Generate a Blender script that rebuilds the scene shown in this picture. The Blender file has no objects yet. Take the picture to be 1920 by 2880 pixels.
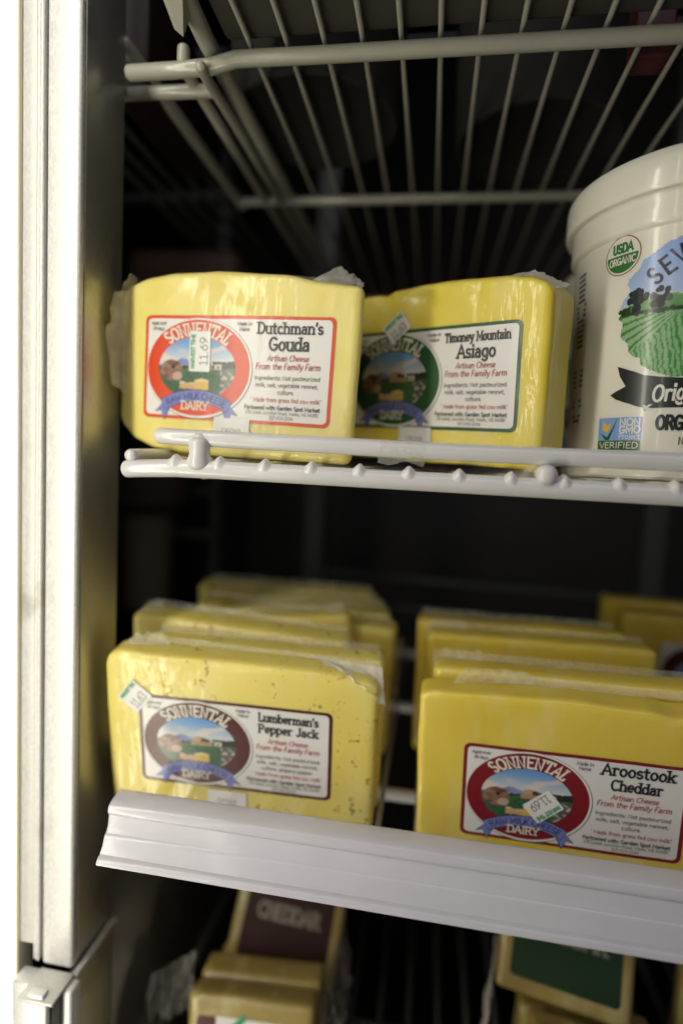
import bpy, bmesh, math, random
from mathutils import Vector, Matrix, noise
random.seed(7)
S = bpy.context.scene
COL = S.collection
R = math.radians
mm = .001

# ------------------------------------------------------------------ camera
cd = bpy.data.cameras.new('camera'); cam = bpy.data.objects.new('camera', cd); COL.objects.link(cam)
cd.sensor_fit = 'VERTICAL'; cd.sensor_height = 36; cd.sensor_width = 24; cd.lens = 20
cd.clip_start = .01; cd.clip_end = 20
r_, u_, w_ = Vector((.98636397, .15717231, .04881581)), Vector((-.06094971, .07332844, .99544366)), Vector((-.1528766, .98484507, -.08190814))
m = Matrix((( r_.x, u_.x, -w_.x), (r_.y, u_.y, -w_.y), (r_.z, u_.z, -w_.z))).to_4x4()
m.translation = (.11487, -.244545, -.000378)
cam.matrix_world = m
cd.dof.use_dof = True; cd.dof.focus_distance = .252; cd.dof.aperture_fstop = 1.95; cd.dof.aperture_blades = 7
S.camera = cam
# ------------------------------------------------------------------ light
S.view_settings.view_transform = 'Standard'; S.view_settings.look = 'None'
S.view_settings.exposure = 0; S.view_settings.gamma = 1
wd = bpy.data.worlds.new('World'); S.world = wd; wd.use_nodes = True
wd.node_tree.nodes['Background'].inputs[0].default_value = (.86, .83, 1.0, 1)
wd.node_tree.nodes['Background'].inputs[1].default_value = .06

def area(name, loc, target, sx, sy, power, color):
    l = bpy.data.lights.new(name, 'AREA'); l.shape = 'RECTANGLE'; l.size = sx; l.size_y = sy
    l.energy = power; l.color = color
    o = bpy.data.objects.new(name, l); COL.objects.link(o)
    o.location = loc
    d = Vector(target) - Vector(loc)
    o.rotation_euler = d.to_track_quat('-Z', 'Y').to_euler()
    return o
area('door_lamp', (-.135, -.205, -.01), (.05, .03, .0), .03, 1.05, 1.62, (1.0, .955, .80))
area('side_lamp', (-.060, -.31, .06), (.15, .03, .04), .010, .7, .22, (1.0, .96, .86))
area('aisle_lamp', (.30, -.75, 1.15), (.15, 0, -.05), 1.3, .14, 2.9, (.92, .89, 1.0))

# ------------------------------------------------------------------ materials
def mat(name, base, rough=.5, metal=0, spec=.5, coat=0, coat_rough=.1, sss=0, sss_r=(1, .6, .3), sss_s=.004, emis=None, estr=0, alpha=1):
    mt = bpy.data.materials.new(name); mt.use_nodes = True
    b = mt.node_tree.nodes['Principled BSDF']; i = b.inputs
    i['Base Color'].default_value = (*base, 1); i['Roughness'].default_value = rough; i['Metallic'].default_value = metal
    i['Specular IOR Level'].default_value = spec; i['Coat Weight'].default_value = coat; i['Coat Roughness'].default_value = coat_rough
    if sss:
        i['Subsurface Weight'].default_value = sss; i['Subsurface Radius'].default_value = sss_r; i['Subsurface Scale'].default_value = sss_s
    if emis: i['Emission Color'].default_value = (*emis, 1); i['Emission Strength'].default_value = estr
    i['Alpha'].default_value = alpha
    return mt
def nodes(mt): return mt.node_tree.nodes, mt.node_tree.links, mt.node_tree.nodes['Principled BSDF']
def noise_tex(N, L, scale, detail=4, stretch=(1, 1, 1), coord='Object', rough=.55):
    tc = N.new('ShaderNodeTexCoord'); mp = N.new('ShaderNodeMapping'); mp.inputs['Scale'].default_value = stretch
    L.new(tc.outputs[coord], mp.inputs[0]); t = N.new('ShaderNodeTexNoise'); L.new(mp.outputs[0], t.inputs['Vector'])
    t.inputs['Scale'].default_value = scale; t.inputs['Detail'].default_value = detail; t.inputs['Roughness'].default_value = rough
    return t, mp
def ramp(N, L, src, stops):
    c = N.new('ShaderNodeValToRGB'); L.new(src, c.inputs[0]); e = c.color_ramp.elements
    while len(e) < len(stops): e.new(.5)
    for k, (p, col) in enumerate(stops): e[k].position = p; e[k].color = (*col, 1) if len(col) == 3 else col
    return c
def bump(N, L, src, strength, dist, target):
    b = N.new('ShaderNodeBump'); b.inputs['Strength'].default_value = strength; b.inputs['Distance'].default_value = dist
    L.new(src, b.inputs['Height'])
    for t in target: L.new(b.outputs[0], t)
    return b

def cheese_mat(name, base, dark, flecks=False, film=.5):
    mt = mat(name, base, rough=.42, coat=.55, coat_rough=.13, sss=.5, sss_s=.006, sss_r=(1, .8, .22))
    N, L, b = nodes(mt)
    t, _ = noise_tex(N, L, 28, 5)
    c = ramp(N, L, t.outputs[0], [(.3, dark), (.62, base)])
    # pale patches where the film has lifted off
    pt, _ = noise_tex(N, L, 34, 3, (1.5, 1, .6)); pr = ramp(N, L, pt.outputs[0], [(.50, (0, 0, 0)), (.74, (.42, .42, .42))])
    pm = N.new('ShaderNodeMixRGB'); L.new(pr.outputs[0], pm.inputs[0]); L.new(c.outputs[0], pm.inputs[1]); pm.inputs[2].default_value = (.86, .78, .42, 1)
    out = pm.outputs[0]
    if flecks:
        tc = N.new('ShaderNodeTexCoord')
        for k, (sc, th, colr) in enumerate(((120, .27, (.45, .09, .012)), (105, .24, (.16, .12, .03)), (190, .28, (.60, .22, .03)))):
            wn, _ = noise_tex(N, L, 300, 2)
            mixv = N.new('ShaderNodeMixRGB'); mixv.inputs[0].default_value = .012
            L.new(tc.outputs['Object'], mixv.inputs[1]); L.new(wn.outputs['Color'], mixv.inputs[2])
            v = N.new('ShaderNodeTexVoronoi'); v.inputs['Scale'].default_value = sc; L.new(mixv.outputs[0], v.inputs['Vector'])
            # only some cells hold a fleck, each of its own size
            sep = N.new('ShaderNodeSeparateColor'); L.new(v.outputs['Color'], sep.inputs[0])
            mth = N.new('ShaderNodeMath'); mth.operation = 'MULTIPLY'; L.new(sep.outputs[0], mth.inputs[0]); mth.inputs[1].default_value = th
            gt = N.new('ShaderNodeMath'); gt.operation = 'SUBTRACT'; L.new(mth.outputs[0], gt.inputs[0]); L.new(v.outputs['Distance'], gt.inputs[1])
            r2 = ramp(N, L, gt.outputs[0], [(0, (0, 0, 0)), (.09, (1, 1, 1))])
            g2 = N.new('ShaderNodeMath'); g2.operation = 'GREATER_THAN'; L.new(sep.outputs[1], g2.inputs[0]); g2.inputs[1].default_value = .4
            fm = N.new('ShaderNodeMath'); fm.operation = 'MULTIPLY'; L.new(r2.outputs[0], fm.inputs[0]); L.new(g2.outputs[0], fm.inputs[1])
            fm2 = N.new('ShaderNodeMath'); fm2.operation = 'MULTIPLY'; L.new(fm.outputs[0], fm2.inputs[0]); fm2.inputs[1].default_value = .7
            mx = N.new('ShaderNodeMixRGB'); L.new(fm2.outputs[0], mx.inputs[0]); L.new(out, mx.inputs[1]); mx.inputs[2].default_value = (*colr, 1)
            out = mx.outputs[0]
    L.new(out, b.inputs['Base Color'])
    # the tight plastic film: shallow vertical tension folds under a clear gloss
    f, _ = noise_tex(N, L, 60, 3, (1.6, 1, .35), rough=.5)
    f2, _ = noise_tex(N, L, 420, 3, (1, 1, .5))
    ad = N.new('ShaderNodeMath'); ad.operation = 'MULTIPLY_ADD'; L.new(f2.outputs[0], ad.inputs[0]); ad.inputs[1].default_value = .10; L.new(f.outputs[0], ad.inputs[2])
    # sharp crinkle lines in the film, only here and there
    c1, _ = noise_tex(N, L, 75, 2, (1.3, 1, .8)); sb = N.new('ShaderNodeMath'); sb.operation = 'SUBTRACT'; L.new(c1.outputs[0], sb.inputs[0]); sb.inputs[1].default_value = .5
    ab = N.new('ShaderNodeMath'); ab.operation = 'ABSOLUTE'; L.new(sb.outputs[0], ab.inputs[0]); cr = ramp(N, L, ab.outputs[0], [(0, (1, 1, 1)), (.035, (0, 0, 0))])
    mk, _ = noise_tex(N, L, 22, 2); mr = ramp(N, L, mk.outputs[0], [(.48, (0, 0, 0)), (.62, (.32, .32, .32))])
    mu = N.new('ShaderNodeMath'); mu.operation = 'MULTIPLY'; L.new(cr.outputs[0], mu.inputs[0]); L.new(mr.outputs[0], mu.inputs[1])
    a2 = N.new('ShaderNodeMath'); a2.operation = 'ADD'; L.new(ad.outputs[0], a2.inputs[0]); L.new(mu.outputs[0], a2.inputs[1])
    bump(N, L, a2.outputs[0], film, .0016, [b.inputs['Coat Normal']])
    b1, _ = noise_tex(N, L, 130, 4)
    bump(N, L, b1.outputs[0], .12, .001, [b.inputs['Normal']])
    return mt
M = {}
M['gouda'] = cheese_mat('gouda_cheese', (.88, .765, .25), (.83, .69, .17), film=.5)
M['asiago'] = cheese_mat('asiago_cheese', (.86, .71, .10), (.80, .63, .06), film=.7)
M['pepper'] = cheese_mat('pepper_jack_cheese', (.87, .735, .19), (.81, .66, .13), True, film=.5)
M['cheddar'] = cheese_mat('pale_cheddar', (.84, .66, .095), (.77, .58, .06), film=.5)
M['dimcheddar'] = cheese_mat('shaded_cheddar', (.42, .32, .10), (.35, .25, .07), film=.4)  # cheddar darkened, the bottom shelf's shade is put into its colour
def paper(name, base, rough=.35):
    mt = mat(name, base, rough=rough, coat=.27, coat_rough=.18)
    N, L, b = nodes(mt)
    f, _ = noise_tex(N, L, 70, 3, (1.6, 1, .3))
    bump(N, L, f.outputs[0], .38, .0012, [b.inputs['Coat Normal']])
    return mt
M['white'] = paper('label_paper', (.80, .78, .74))
M['sticker'] = paper('sticker_paper', (.84, .83, .80), .5)
M['orange'] = paper('orange_print', (.70, .065, .012))
M['green'] = paper('green_print', (.012, .085, .028))
M['brown'] = paper('brown_print', (.085, .011, .008))
M['red'] = paper('crimson_print', (.22, .010, .016))
M['ink'] = paper('black_ink', (.018, .018, .018))
M['greyink'] = paper('grey_ink', (.09, .085, .08))
M['script'] = paper('red_ink', (.42, .022, .035))
M['navy'] = paper('navy_ink', (.02, .022, .05))
M['lilac'] = paper('lilac_print', (.20, .22, .56))
M['cream'] = paper('cream_ink', (.80, .76, .64))
M['tealink'] = paper('green_ink', (.03, .33, .12), .5)
M['line'] = paper('outline_print', (.07, .06, .05))
def vcol(name, rough=.35, coat=.35):
    mt = mat(name, (1, 1, 1), rough=rough, coat=coat, coat_rough=.15)
    N, L, b = nodes(mt); a = N.new('ShaderNodeAttribute'); a.attribute_name = 'ink'
    L.new(a.outputs['Color'], b.inputs['Base Color']); return mt
M['picture'] = vcol('printed_picture')
M['tubart'] = vcol('tub_printing', .3, .3)
def enamel(name, base, rough):
    mt = mat(name, base, rough=rough, coat=.5, coat_rough=.12)
    N, L, b = nodes(mt)
    t, _ = noise_tex(N, L, 45, 4); c = ramp(N, L, t.outputs[0], [(.3, tuple(x * .93 for x in base)), (.7, base)]); L.new(c.outputs[0], b.inputs['Base Color'])
    f, _ = noise_tex(N, L, 260, 3); bump(N, L, f.outputs[0], .12, .0006, [b.inputs['Normal'], b.inputs['Coat Normal']])
    s, _ = noise_tex(N, L, 520, 1); sc = ramp(N, L, s.outputs[0], [(.80, (0, 0, 0)), (.86, (1, 1, 1))])
    mx = N.new('ShaderNodeMixRGB'); L.new(sc.outputs[0], mx.inputs[0]); L.new(c.outputs[0], mx.inputs[1]); mx.inputs[2].default_value = (.28, .25, .2, 1)
    mm_ = N.new('ShaderNodeMath'); mm_.operation = 'MULTIPLY'; L.new(sc.outputs[0], mm_.inputs[0]); mm_.inputs[1].default_value = .4
    L.new(mm_.outputs[0], mx.inputs[0]); L.new(mx.outputs[0], b.inputs['Base Color'])
    return mt
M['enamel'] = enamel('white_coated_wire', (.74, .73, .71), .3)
M['dimenamel'] = enamel('dimmed_cream_wire', (.38, .37, .30), .45)  # cream coat darkened, light falloff on the racks is in the base colour
M['lip'] = enamel('white_plastic_strip', (.64, .625, .675), .42)
def metal(name, base, rough, dirt, metallic=.35):
    mt = mat(name, base, rough=rough, metal=metallic)
    N, L, b = nodes(mt)
    t, _ = noise_tex(N, L, 900, 3, (1, 1, .6)); t2, _ = noise_tex(N, L, 30, 5)
    c = ramp(N, L, t.outputs[0], [(.35, tuple(x * .86 for x in base)), (.65, base)])
    c2 = ramp(N, L, t2.outputs[0], [(.0, (1, 1, 1)), (.60, (1, 1, 1)), (.74, dirt)])
    mx = N.new('ShaderNodeMixRGB'); mx.blend_type = 'MULTIPLY'; mx.inputs[0].default_value = 1
    L.new(c.outputs[0], mx.inputs[1]); L.new(c2.outputs[0], mx.inputs[2]); L.new(mx.outputs[0], b.inputs['Base Color'])
    r = ramp(N, L, t.outputs[0], [(.3, (rough - .06,) * 3), (.7, (rough + .1,) * 3)]); L.new(r.outputs[0], b.inputs['Roughness'])
    bump(N, L, t.outputs[0], .15, .0003, [b.inputs['Normal']])
    return mt
M['alu'] = metal('brushed_aluminium', (.95, .94, .90), .5, (.8, .77, .7))
M['alu2'] = metal('shaded_aluminium', (.55, .54, .48), .36, (.72, .7, .64), .72)  # same metal darkened, shade of the post's inner side put into the colour
M['alu2b'] = metal('satin_aluminium', (.78, .77, .73), .5, (.72, .7, .64))
M['gasket'] = mat('grey_gasket', (.24, .23, .20), .6)
M['glowwhite'] = mat('glowing_white_cover', (.9, .9, .86), .4, emis=(1, .985, .93), estr=1.9)  # emission added so the white strip beside the post blows out
M['trim'] = mat('cream_edge_trim', (.85, .8, .6), .4)
M['liner'] = mat('shaded_case_liner', (.045, .043, .038), .7)  # near-black base stands in for the unlit case interior
M['floor'] = mat('case_floor', (.015, .015, .014), .6)
M['upright'] = mat('grey_upright', (.085, .09, .085), .5)
M['tub'] = mat('white_tub_plastic', (.86, .835, .72), .3, coat=.35, coat_rough=.08, sss=.3, sss_s=.01, sss_r=(1, .9, .6))
M['tubink'] = mat('tub_black_ink', (.012, .02, .018), .3, coat=.3)
M['tubgreen'] = mat('tub_green_ink', (.035, .19, .045), .3, coat=.3)
M['tubblue'] = mat('tub_blue_ink', (.22, .38, .75), .3, coat=.3)
M['tubdark'] = mat('tub_dark_green_ink', (.02, .11, .02), .3, coat=.3)
M['tubbrown'] = mat('tub_brown_ink', (.33, .14, .05), .3, coat=.3)
M['tubwhite'] = mat('tub_white_ink', (.78, .76, .68), .3, coat=.3)
M['tubyellow'] = mat('tub_yellow_ink', (.80, .50, .05), .3, coat=.3)
M['tubpurple'] = mat('tub_plum_ink', (.07, .03, .05), .3, coat=.3)
def film(name, tint, dens):
    mt = bpy.data.materials.new(name); mt.use_nodes = True; N, L = mt.node_tree.nodes, mt.node_tree.links
    b = N['Principled BSDF']; b.inputs['Base Color'].default_value = (*tint, 1); b.inputs['Roughness'].default_value = .38
    b.inputs['Subsurface Weight'].default_value = 0; b.inputs['Coat Weight'].default_value = .3; b.inputs['Coat Roughness'].default_value = .2; b.inputs['Transmission Weight'].default_value = .0
    t, _ = noise_tex(N, L, 130, 2); rr = ramp(N, L, t.outputs[0], [(.3, (dens * .82,) * 3), (.7, (min(1, dens * 1.18),) * 3)])
    L.new(rr.outputs[0], b.inputs['Alpha'])
    return mt
M['film'] = film('crumpled_clear_film', (.86, .82, .62), .30)
M['film2'] = film('bunched_clear_film', (.94, .90, .76), .42)
M['film2'].node_tree.nodes['Principled BSDF'].inputs['Roughness'].default_value = .24
M['film3'] = film('gathered_clear_film', (.95, .91, .76), .66)
M['tape'] = film('clear_tape', (.80, .80, .74), .30)
M['dimfilm'] = film('dull_clear_film', (.55, .52, .45), .35)

# ------------------------------------------------------------------ object helpers
def tag(o, label=None, cat=None, group=None, kind=None):
    for k, v in (('label', label), ('category', cat), ('group', group), ('kind', kind)):
        if v: o[k] = v
    return o
def link(name, me, parent=None):
    o = bpy.data.objects.new(name, me); COL.objects.link(o)
    if parent: o.parent = parent
    return o
def mesh(name, v, f, mats, parent=None, smooth=True, mi=None):
    me = bpy.data.meshes.new(name); me.from_pydata([tuple(p) for p in v], [], f); me.update()
    for mt in (mats if isinstance(mats, (list, tuple)) else [mats]): me.materials.append(mt)
    if smooth: me.polygons.foreach_set('use_smooth', [True] * len(me.polygons))
    if mi: me.polygons.foreach_set('material_index', mi)
    return link(name, me, parent)
def root(name, label, cat, group=None, M_=None, loc=(0, 0, 0), kind=None):
    o = bpy.data.objects.new(name, None); COL.objects.link(o); o.empty_display_size = .02
    if M_ is not None: o.matrix_world = M_
    else: o.location = loc
    return tag(o, label, cat, group, kind)
def rbox(lo, hi, r, n=3):
    """box with rounded edges as (verts, faces)"""
    lo, hi = Vector(lo), Vector(hi); bm = bmesh.new(); bmesh.ops.create_cube(bm, size=1)
    for v in bm.verts: v.co = Vector([(lo[k] + hi[k]) / 2 + v.co[k] * (hi[k] - lo[k]) for k in range(3)])
    if r: bmesh.ops.bevel(bm, geom=bm.edges[:], offset=r, segments=n, affect='EDGES', profile=.5)
    bm.verts.ensure_lookup_table(); bm.verts.index_update()
    v = [x.co.copy() for x in bm.verts]; f = [[q.index for q in p.verts] for p in bm.faces]; bm.free(); return v, f
def box(name, lo, hi, r, mt, parent=None, n=3):
    v, f = rbox(lo, hi, r, n); o = mesh(name, v, f, mt, parent)
    try: o.data.shade_auto = None
    except Exception: pass
    return o
def tube_data(pts, rad, seg=14, caps=True, round_ends=(True, True)):
    P = [Vector(p) for p in pts]; rads = list(rad) if isinstance(rad, (list, tuple)) else [rad] * len(P)
    def endcap(P, rads, a):       # rounded nose: three extra rings
        d = (P[0] - P[1]).normalized(); r = rads[0]; ex, er = [], []
        for t in (1.0, .92, .7, .38): ex.append(P[0] + d * r * .7 * t); er.append(r * math.sqrt(max(0, 1 - t * t)) + 1e-6)
        return ex + P, er + rads
    if round_ends[0]: P, rads = endcap(P, rads, 0)
    if round_ends[1]: P.reverse(); rads.reverse(); P, rads = endcap(P, rads, 0); P.reverse(); rads.reverse()
    v, f = [], []; up = None
    for i, p in enumerate(P):
        d = ((P[min(i + 1, len(P) - 1)] - P[max(i - 1, 0)])).normalized()
        if up is None: up = d.orthogonal().normalized()
        up = (up - d * up.dot(d)).normalized(); s = d.cross(up)
        for k in range(seg):
            a = 2 * math.pi * k / seg; v.append(p + (up * math.cos(a) + s * math.sin(a)) * rads[i])
    for i in range(len(P) - 1):
        for k in range(seg):
            a, b = i * seg + k, i * seg + (k + 1) % seg; f.append([a, b, b + seg, a + seg])
    f.append(list(range(seg))[::-1]); f.append([(len(P) - 1) * seg + k for k in range(seg)])
    return v, f
def tube(name, pts, rad, mt, parent=None, seg=14, **k):
    v, f = tube_data(pts, rad, seg, **k); return mesh(name, v, f, mt, parent)
def join(parts):
    v, f = [], []
    for a, b in parts: n = len(v); v += list(a); f += [[i + n for i in q] for q in b]
    return v, f
def ball(c, rx, ry, rz, n=10):
    v, f = [], []; c = Vector(c)
    for i in range(n + 1):
        t = math.pi * i / n
        for k in range(2 * n):
            a = math.pi * k / n; v.append(c + Vector((rx * math.sin(t) * math.cos(a), ry * math.sin(t) * math.sin(a), rz * math.cos(t))))
    for i in range(n):
        for k in range(2 * n):
            a, b = i * 2 * n + k, i * 2 * n + (k + 1) % (2 * n); f.append([a, b, b + 2 * n, a + 2 * n])
    return v, f

# ------------------------------------------------------------------ stroke lettering
def A(cx, cy, rx, ry, a0, a1, n=9): return [(cx + rx * math.cos(R(a0 + (a1 - a0) * i / n)), cy + ry * math.sin(R(a0 + (a1 - a0) * i / n))) for i in range(n + 1)]
X = .66
G = {
 'A': (.80, [[(.04, 0), (.40, 1), (.76, 0)], [(.17, .34), (.63, .34)]], [(.04, 0), (.76, 0)]),
 'B': (.66, [[(.1, 0), (.1, 1)], [(.1, 1), (.35, 1)] + A(.35, .76, .2, .24, 90, -90) + [(.1, .52)], [(.35, .52)] + A(.37, .26, .23, .26, 90, -90) + [(.1, 0)]], []),
 'C': (.74, [A(.42, .5, .34, .5, 48, 312, 14)], []),
 'D': (.76, [[(.12, 0), (.12, 1)], [(.12, 1), (.34, 1)] + A(.34, .5, .36, .5, 90, -90, 12) + [(.12, 0)]], [(.08, 0), (.08, 1)]),
 'E': (.64, [[(.56, 1), (.12, 1), (.12, 0), (.58, 0)], [(.12, .52), (.48, .52)]], []),
 'F': (.60, [[(.56, 1), (.12, 1), (.12, 0)], [(.12, .52), (.46, .52)]], [(.12, 0)]),
 'G': (.80, [A(.42, .5, .34, .5, 48, 330, 14) + [(.72, .44), (.46, .44)]], []),
 'H': (.76, [[(.12, 0), (.12, 1)], [(.64, 0), (.64, 1)], [(.12, .52), (.64, .52)]], [(.12, 0), (.12, 1), (.64, 0), (.64, 1)]),
 'I': (.32, [[(.16, 0), (.16, 1)]], [(.16, 0), (.16, 1)]),
 'J': (.56, [[(.42, 1), (.42, .24)] + A(.24, .24, .18, .24, 0, -160)], [(.40, 1)]),
 'K': (.72, [[(.12, 0), (.12, 1)], [(.62, 1), (.13, .42)], [(.26, .56), (.66, 0)]], [(.12, 0), (.12, 1), (.64, 0), (.62, 1)]),
 'L': (.62, [[(.12, 1), (.12, 0), (.56, 0), (.56, .2)]], [(.12, 1)]),
 'M': (.96, [[(.12, 0), (.12, 1), (.48, .25), (.84, 1), (.84, 0)]], [(.12, 0), (.84, 0), (.08, 1), (.88, 1)]),
 'N': (.80, [[(.12, 0), (.12, 1), (.66, 0), (.66, 1)]], [(.12, 0), (.66, 1), (.08, 1)]),
 'O': (.82, [A(.41, .5, .34, .5, 90, 450, 20)], []),
 'P': (.68, [[(.12, 0), (.12, 1)], [(.12, 1), (.38, 1)] + A(.38, .74, .22, .26, 90, -90) + [(.12, .48)]], [(.12, 0), (.08, 1)]),
 'R': (.74, [[(.12, 0), (.12, 1)], [(.12, 1), (.38, 1)] + A(.38, .75, .22, .25, 90, -90) + [(.12, .5)], [(.38, .5), (.66, 0)]], [(.12, 0), (.08, 1), (.68, 0)]),
 'S': (.64, [A(.32, .74, .22, .26, 35, 250, 9) + [(.38, .47)] + A(.32, .25, .24, .25, 70, -150, 9)], []),
 'T': (.72, [[(.06, .82), (.06, 1), (.66, 1), (.66, .82)], [(.36, 1), (.36, 0)]], [(.36, 0)]),
 'U': (.76, [[(.12, 1), (.12, .3)] + A(.38, .3, .26, .3, 180, 360, 10) + [(.64, 1)]], [(.12, 1), (.64, 1)]),
 'V': (.76, [[(.04, 1), (.38, 0), (.72, 1)]], [(.04, 1), (.72, 1)]),
 'W': (1.04, [[(.04, 1), (.28, 0), (.52, .8), (.76, 0), (1.0, 1)]], [(.04, 1), (1.0, 1)]),
 'Y': (.74, [[(.04, 1), (.37, .45), (.70, 1)], [(.37, .45), (.37, 0)]], [(.37, 0), (.05, 1), (.69, 1)]),
 'a': (.60, [[(.46, 0), (.46, .42)] + A(.28, .44, .18, .22, 0, 150, 7), [(.46, .38), (.30, .38)] + A(.27, .19, .19, .19, 90, 270, 8) + [(.46, .12)]], []),
 'b': (.64, [[(.12, 1), (.12, 0)], A(.35, .33, .23, .33, 0, 360, 14)], [(.09, 1)]),
 'c': (.56, [A(.32, .33, .24, .33, 50, 310, 12)], []),
 'd': (.64, [[(.52, 1), (.52, 0)], A(.29, .33, .23, .33, 0, 360, 14)], [(.48, 1), (.56, 0)]),
 'e': (.60, [[(.08, .34), (.52, .34)] + A(.30, .34, .22, .32, 0, 310, 14)], []),
 'f': (.42, [[(.18, 0), (.18, .78)] + A(.34, .78, .16, .2, 180, 70, 5), [(.04, X), (.36, X)]], [(.18, 0)]),
 'g': (.62, [A(.29, .34, .21, .31, 0, 360, 14), [(.50, X), (.50, -.1)] + A(.29, -.08, .21, .2, 0, -150, 7)], []),
 'h': (.68, [[(.12, 0), (.12, 1)], [(.12, .4)] + A(.34, .42, .21, .24, 165, 0, 8) + [(.55, 0)]], [(.12, 0), (.09, 1), (.55, 0)]),
 'i': (.30, [[(.15, 0), (.15, X)], [(.15, .88), (.15, .99)]], [(.15, 0), (.11, X)]),
 'j': (.30, [[(.18, X), (.18, -.12)] + A(.06, -.12, .12, .12, 0, -90, 4), [(.18, .88), (.18, .99)]], [(.14, X)]),
 'k': (.64, [[(.12, 0), (.12, 1)], [(.54, X), (.13, .26)], [(.26, .38), (.58, 0)]], [(.12, 0), (.09, 1), (.57, 0), (.53, X)]),
 'l': (.30, [[(.15, 0), (.15, 1)]], [(.15, 0), (.11, 1)]),
 'm': (1.0, [[(.12, 0), (.12, X)], [(.12, .42)] + A(.31, .44, .185, .22, 165, 0, 7) + [(.495, 0)], [(.495, .42)] + A(.685, .44, .185, .22, 165, 0, 7) + [(.87, 0)]], [(.12, 0), (.09, X), (.495, 0), (.87, 0)]),
 'n': (.68, [[(.12, 0), (.12, X)], [(.12, .4)] + A(.34, .42, .21, .24, 165, 0, 8) + [(.55, 0)]], [(.12, 0), (.09, X), (.55, 0)]),
 'o': (.62, [A(.31, .33, .23, .33, 90, 450, 16)], []),
 'p': (.64, [[(.12, -.32), (.12, X)], A(.35, .33, .23, .33, 0, 360, 14)], [(.12, -.32), (.09, X)]),
 'r': (.50, [[(.14, 0), (.14, X)], [(.14, .38)] + A(.34, .42, .20, .24, 165, 50, 6)], [(.14, 0), (.10, X)]),
 's': (.52, [A(.26, .49, .17, .17, 35, 250, 7) + [(.30, .32)] + A(.26, .165, .19, .165, 70, -150, 7)], []),
 't': (.44, [[(.18, .9), (.18, .18)] + A(.32, .18, .14, .18, 180, 300, 5), [(.03, X), (.38, X)]], []),
 'u': (.68, [[(.12, X), (.12, .24)] + A(.33, .24, .21, .24, 180, 330, 8), [(.55, X), (.55, 0)]], [(.09, X), (.52, X), (.59, 0)]),
 'v': (.60, [[(.05, X), (.30, 0), (.55, X)]], [(.05, X), (.55, X)]),
 'w': (.84, [[(.05, X), (.23, 0), (.42, .55), (.61, 0), (.79, X)]], [(.05, X), (.79, X)]),
 'y': (.60, [[(.05, X), (.31, .02)], [(.56, X), (.25, -.26), (.08, -.3)]], [(.05, X), (.56, X)]),
 'z': (.54, [[(.06, X), (.48, X), (.06, 0), (.5, 0)]], []),
 '0': (.62, [A(.31, .5, .22, .5, 90, 450, 16)], []), '1': (.50, [[(.12, .8), (.28, 1), (.28, 0)], [(.1, 0), (.46, 0)]], []),
 '2': (.60, [A(.30, .74, .21, .26, 170, -30, 8) + [(.08, 0), (.54, 0)]], []),
 '3': (.58, [A(.27, .76, .20, .24, 150, -80, 8), A(.27, .27, .22, .27, 90, -150, 9)], []),
 '4': (.62, [[(.44, 0), (.44, 1), (.06, .3), (.58, .3)]], []),
 '5': (.58, [[(.48, 1), (.14, 1), (.12, .55)] + A(.28, .3, .23, .3, 130, -150, 10)], []),
 '6': (.60, [[(.46, .96), (.16, .55)] + A(.30, .3, .22, .3, 150, 510, 16)], []),
 '7': (.56, [[(.06, 1), (.52, 1), (.2, 0)]], []), '8': (.6, [A(.3, .76, .19, .24, 90, 450, 12), A(.3, .26, .22, .26, 90, 450, 12)], []),
 '9': (.60, [[(.14, .04), (.46, .46)] + A(.30, .7, .22, .3, -30, 330, 16)], []),
 ' ': (.36, [], []), '.': (.24, [[(.12, -.02), (.12, .1)]], []), ',': (.24, [[(.14, .08), (.08, -.14)]], []), ':': (.24, [[(.12, 0), (.12, .1)], [(.12, .5), (.12, .6)]], []),
 "'": (.2, [[(.12, 1.02), (.08, .76)]], []), '"': (.32, [[(.08, 1), (.08, .84)], [(.2, 1), (.2, .84)]], []), '-': (.4, [[(.06, .4), (.34, .4)]], []),
}
def string_width(s, track=0): return sum(G[c][0] + track for c in s) - track
def strokes(s, h, width, serif, track=0, slant=0, stroke=.1):
    """list of (points, half width) in a frame whose origin is the middle of the baseline"""
    tot = string_width(s, track); sx = (width / tot) if width else h; x0 = 0; out = []
    for c in s:
        adv, st, sf = G[c]
        for p in st: out.append(([((x0 + x - tot / 2) * sx + slant * y * h, y * h) for x, y in p], stroke * h / 2))
        if serif:
            for x, y in sf:
                hw = .15 * (1.0 if s.isupper() or y == 1 else .95)
                out.append(([((x0 + x - tot / 2 - hw) * sx, y * h), ((x0 + x - tot / 2 + hw) * sx, y * h)], stroke * h * .33))
        x0 += adv + track
    return out
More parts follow.
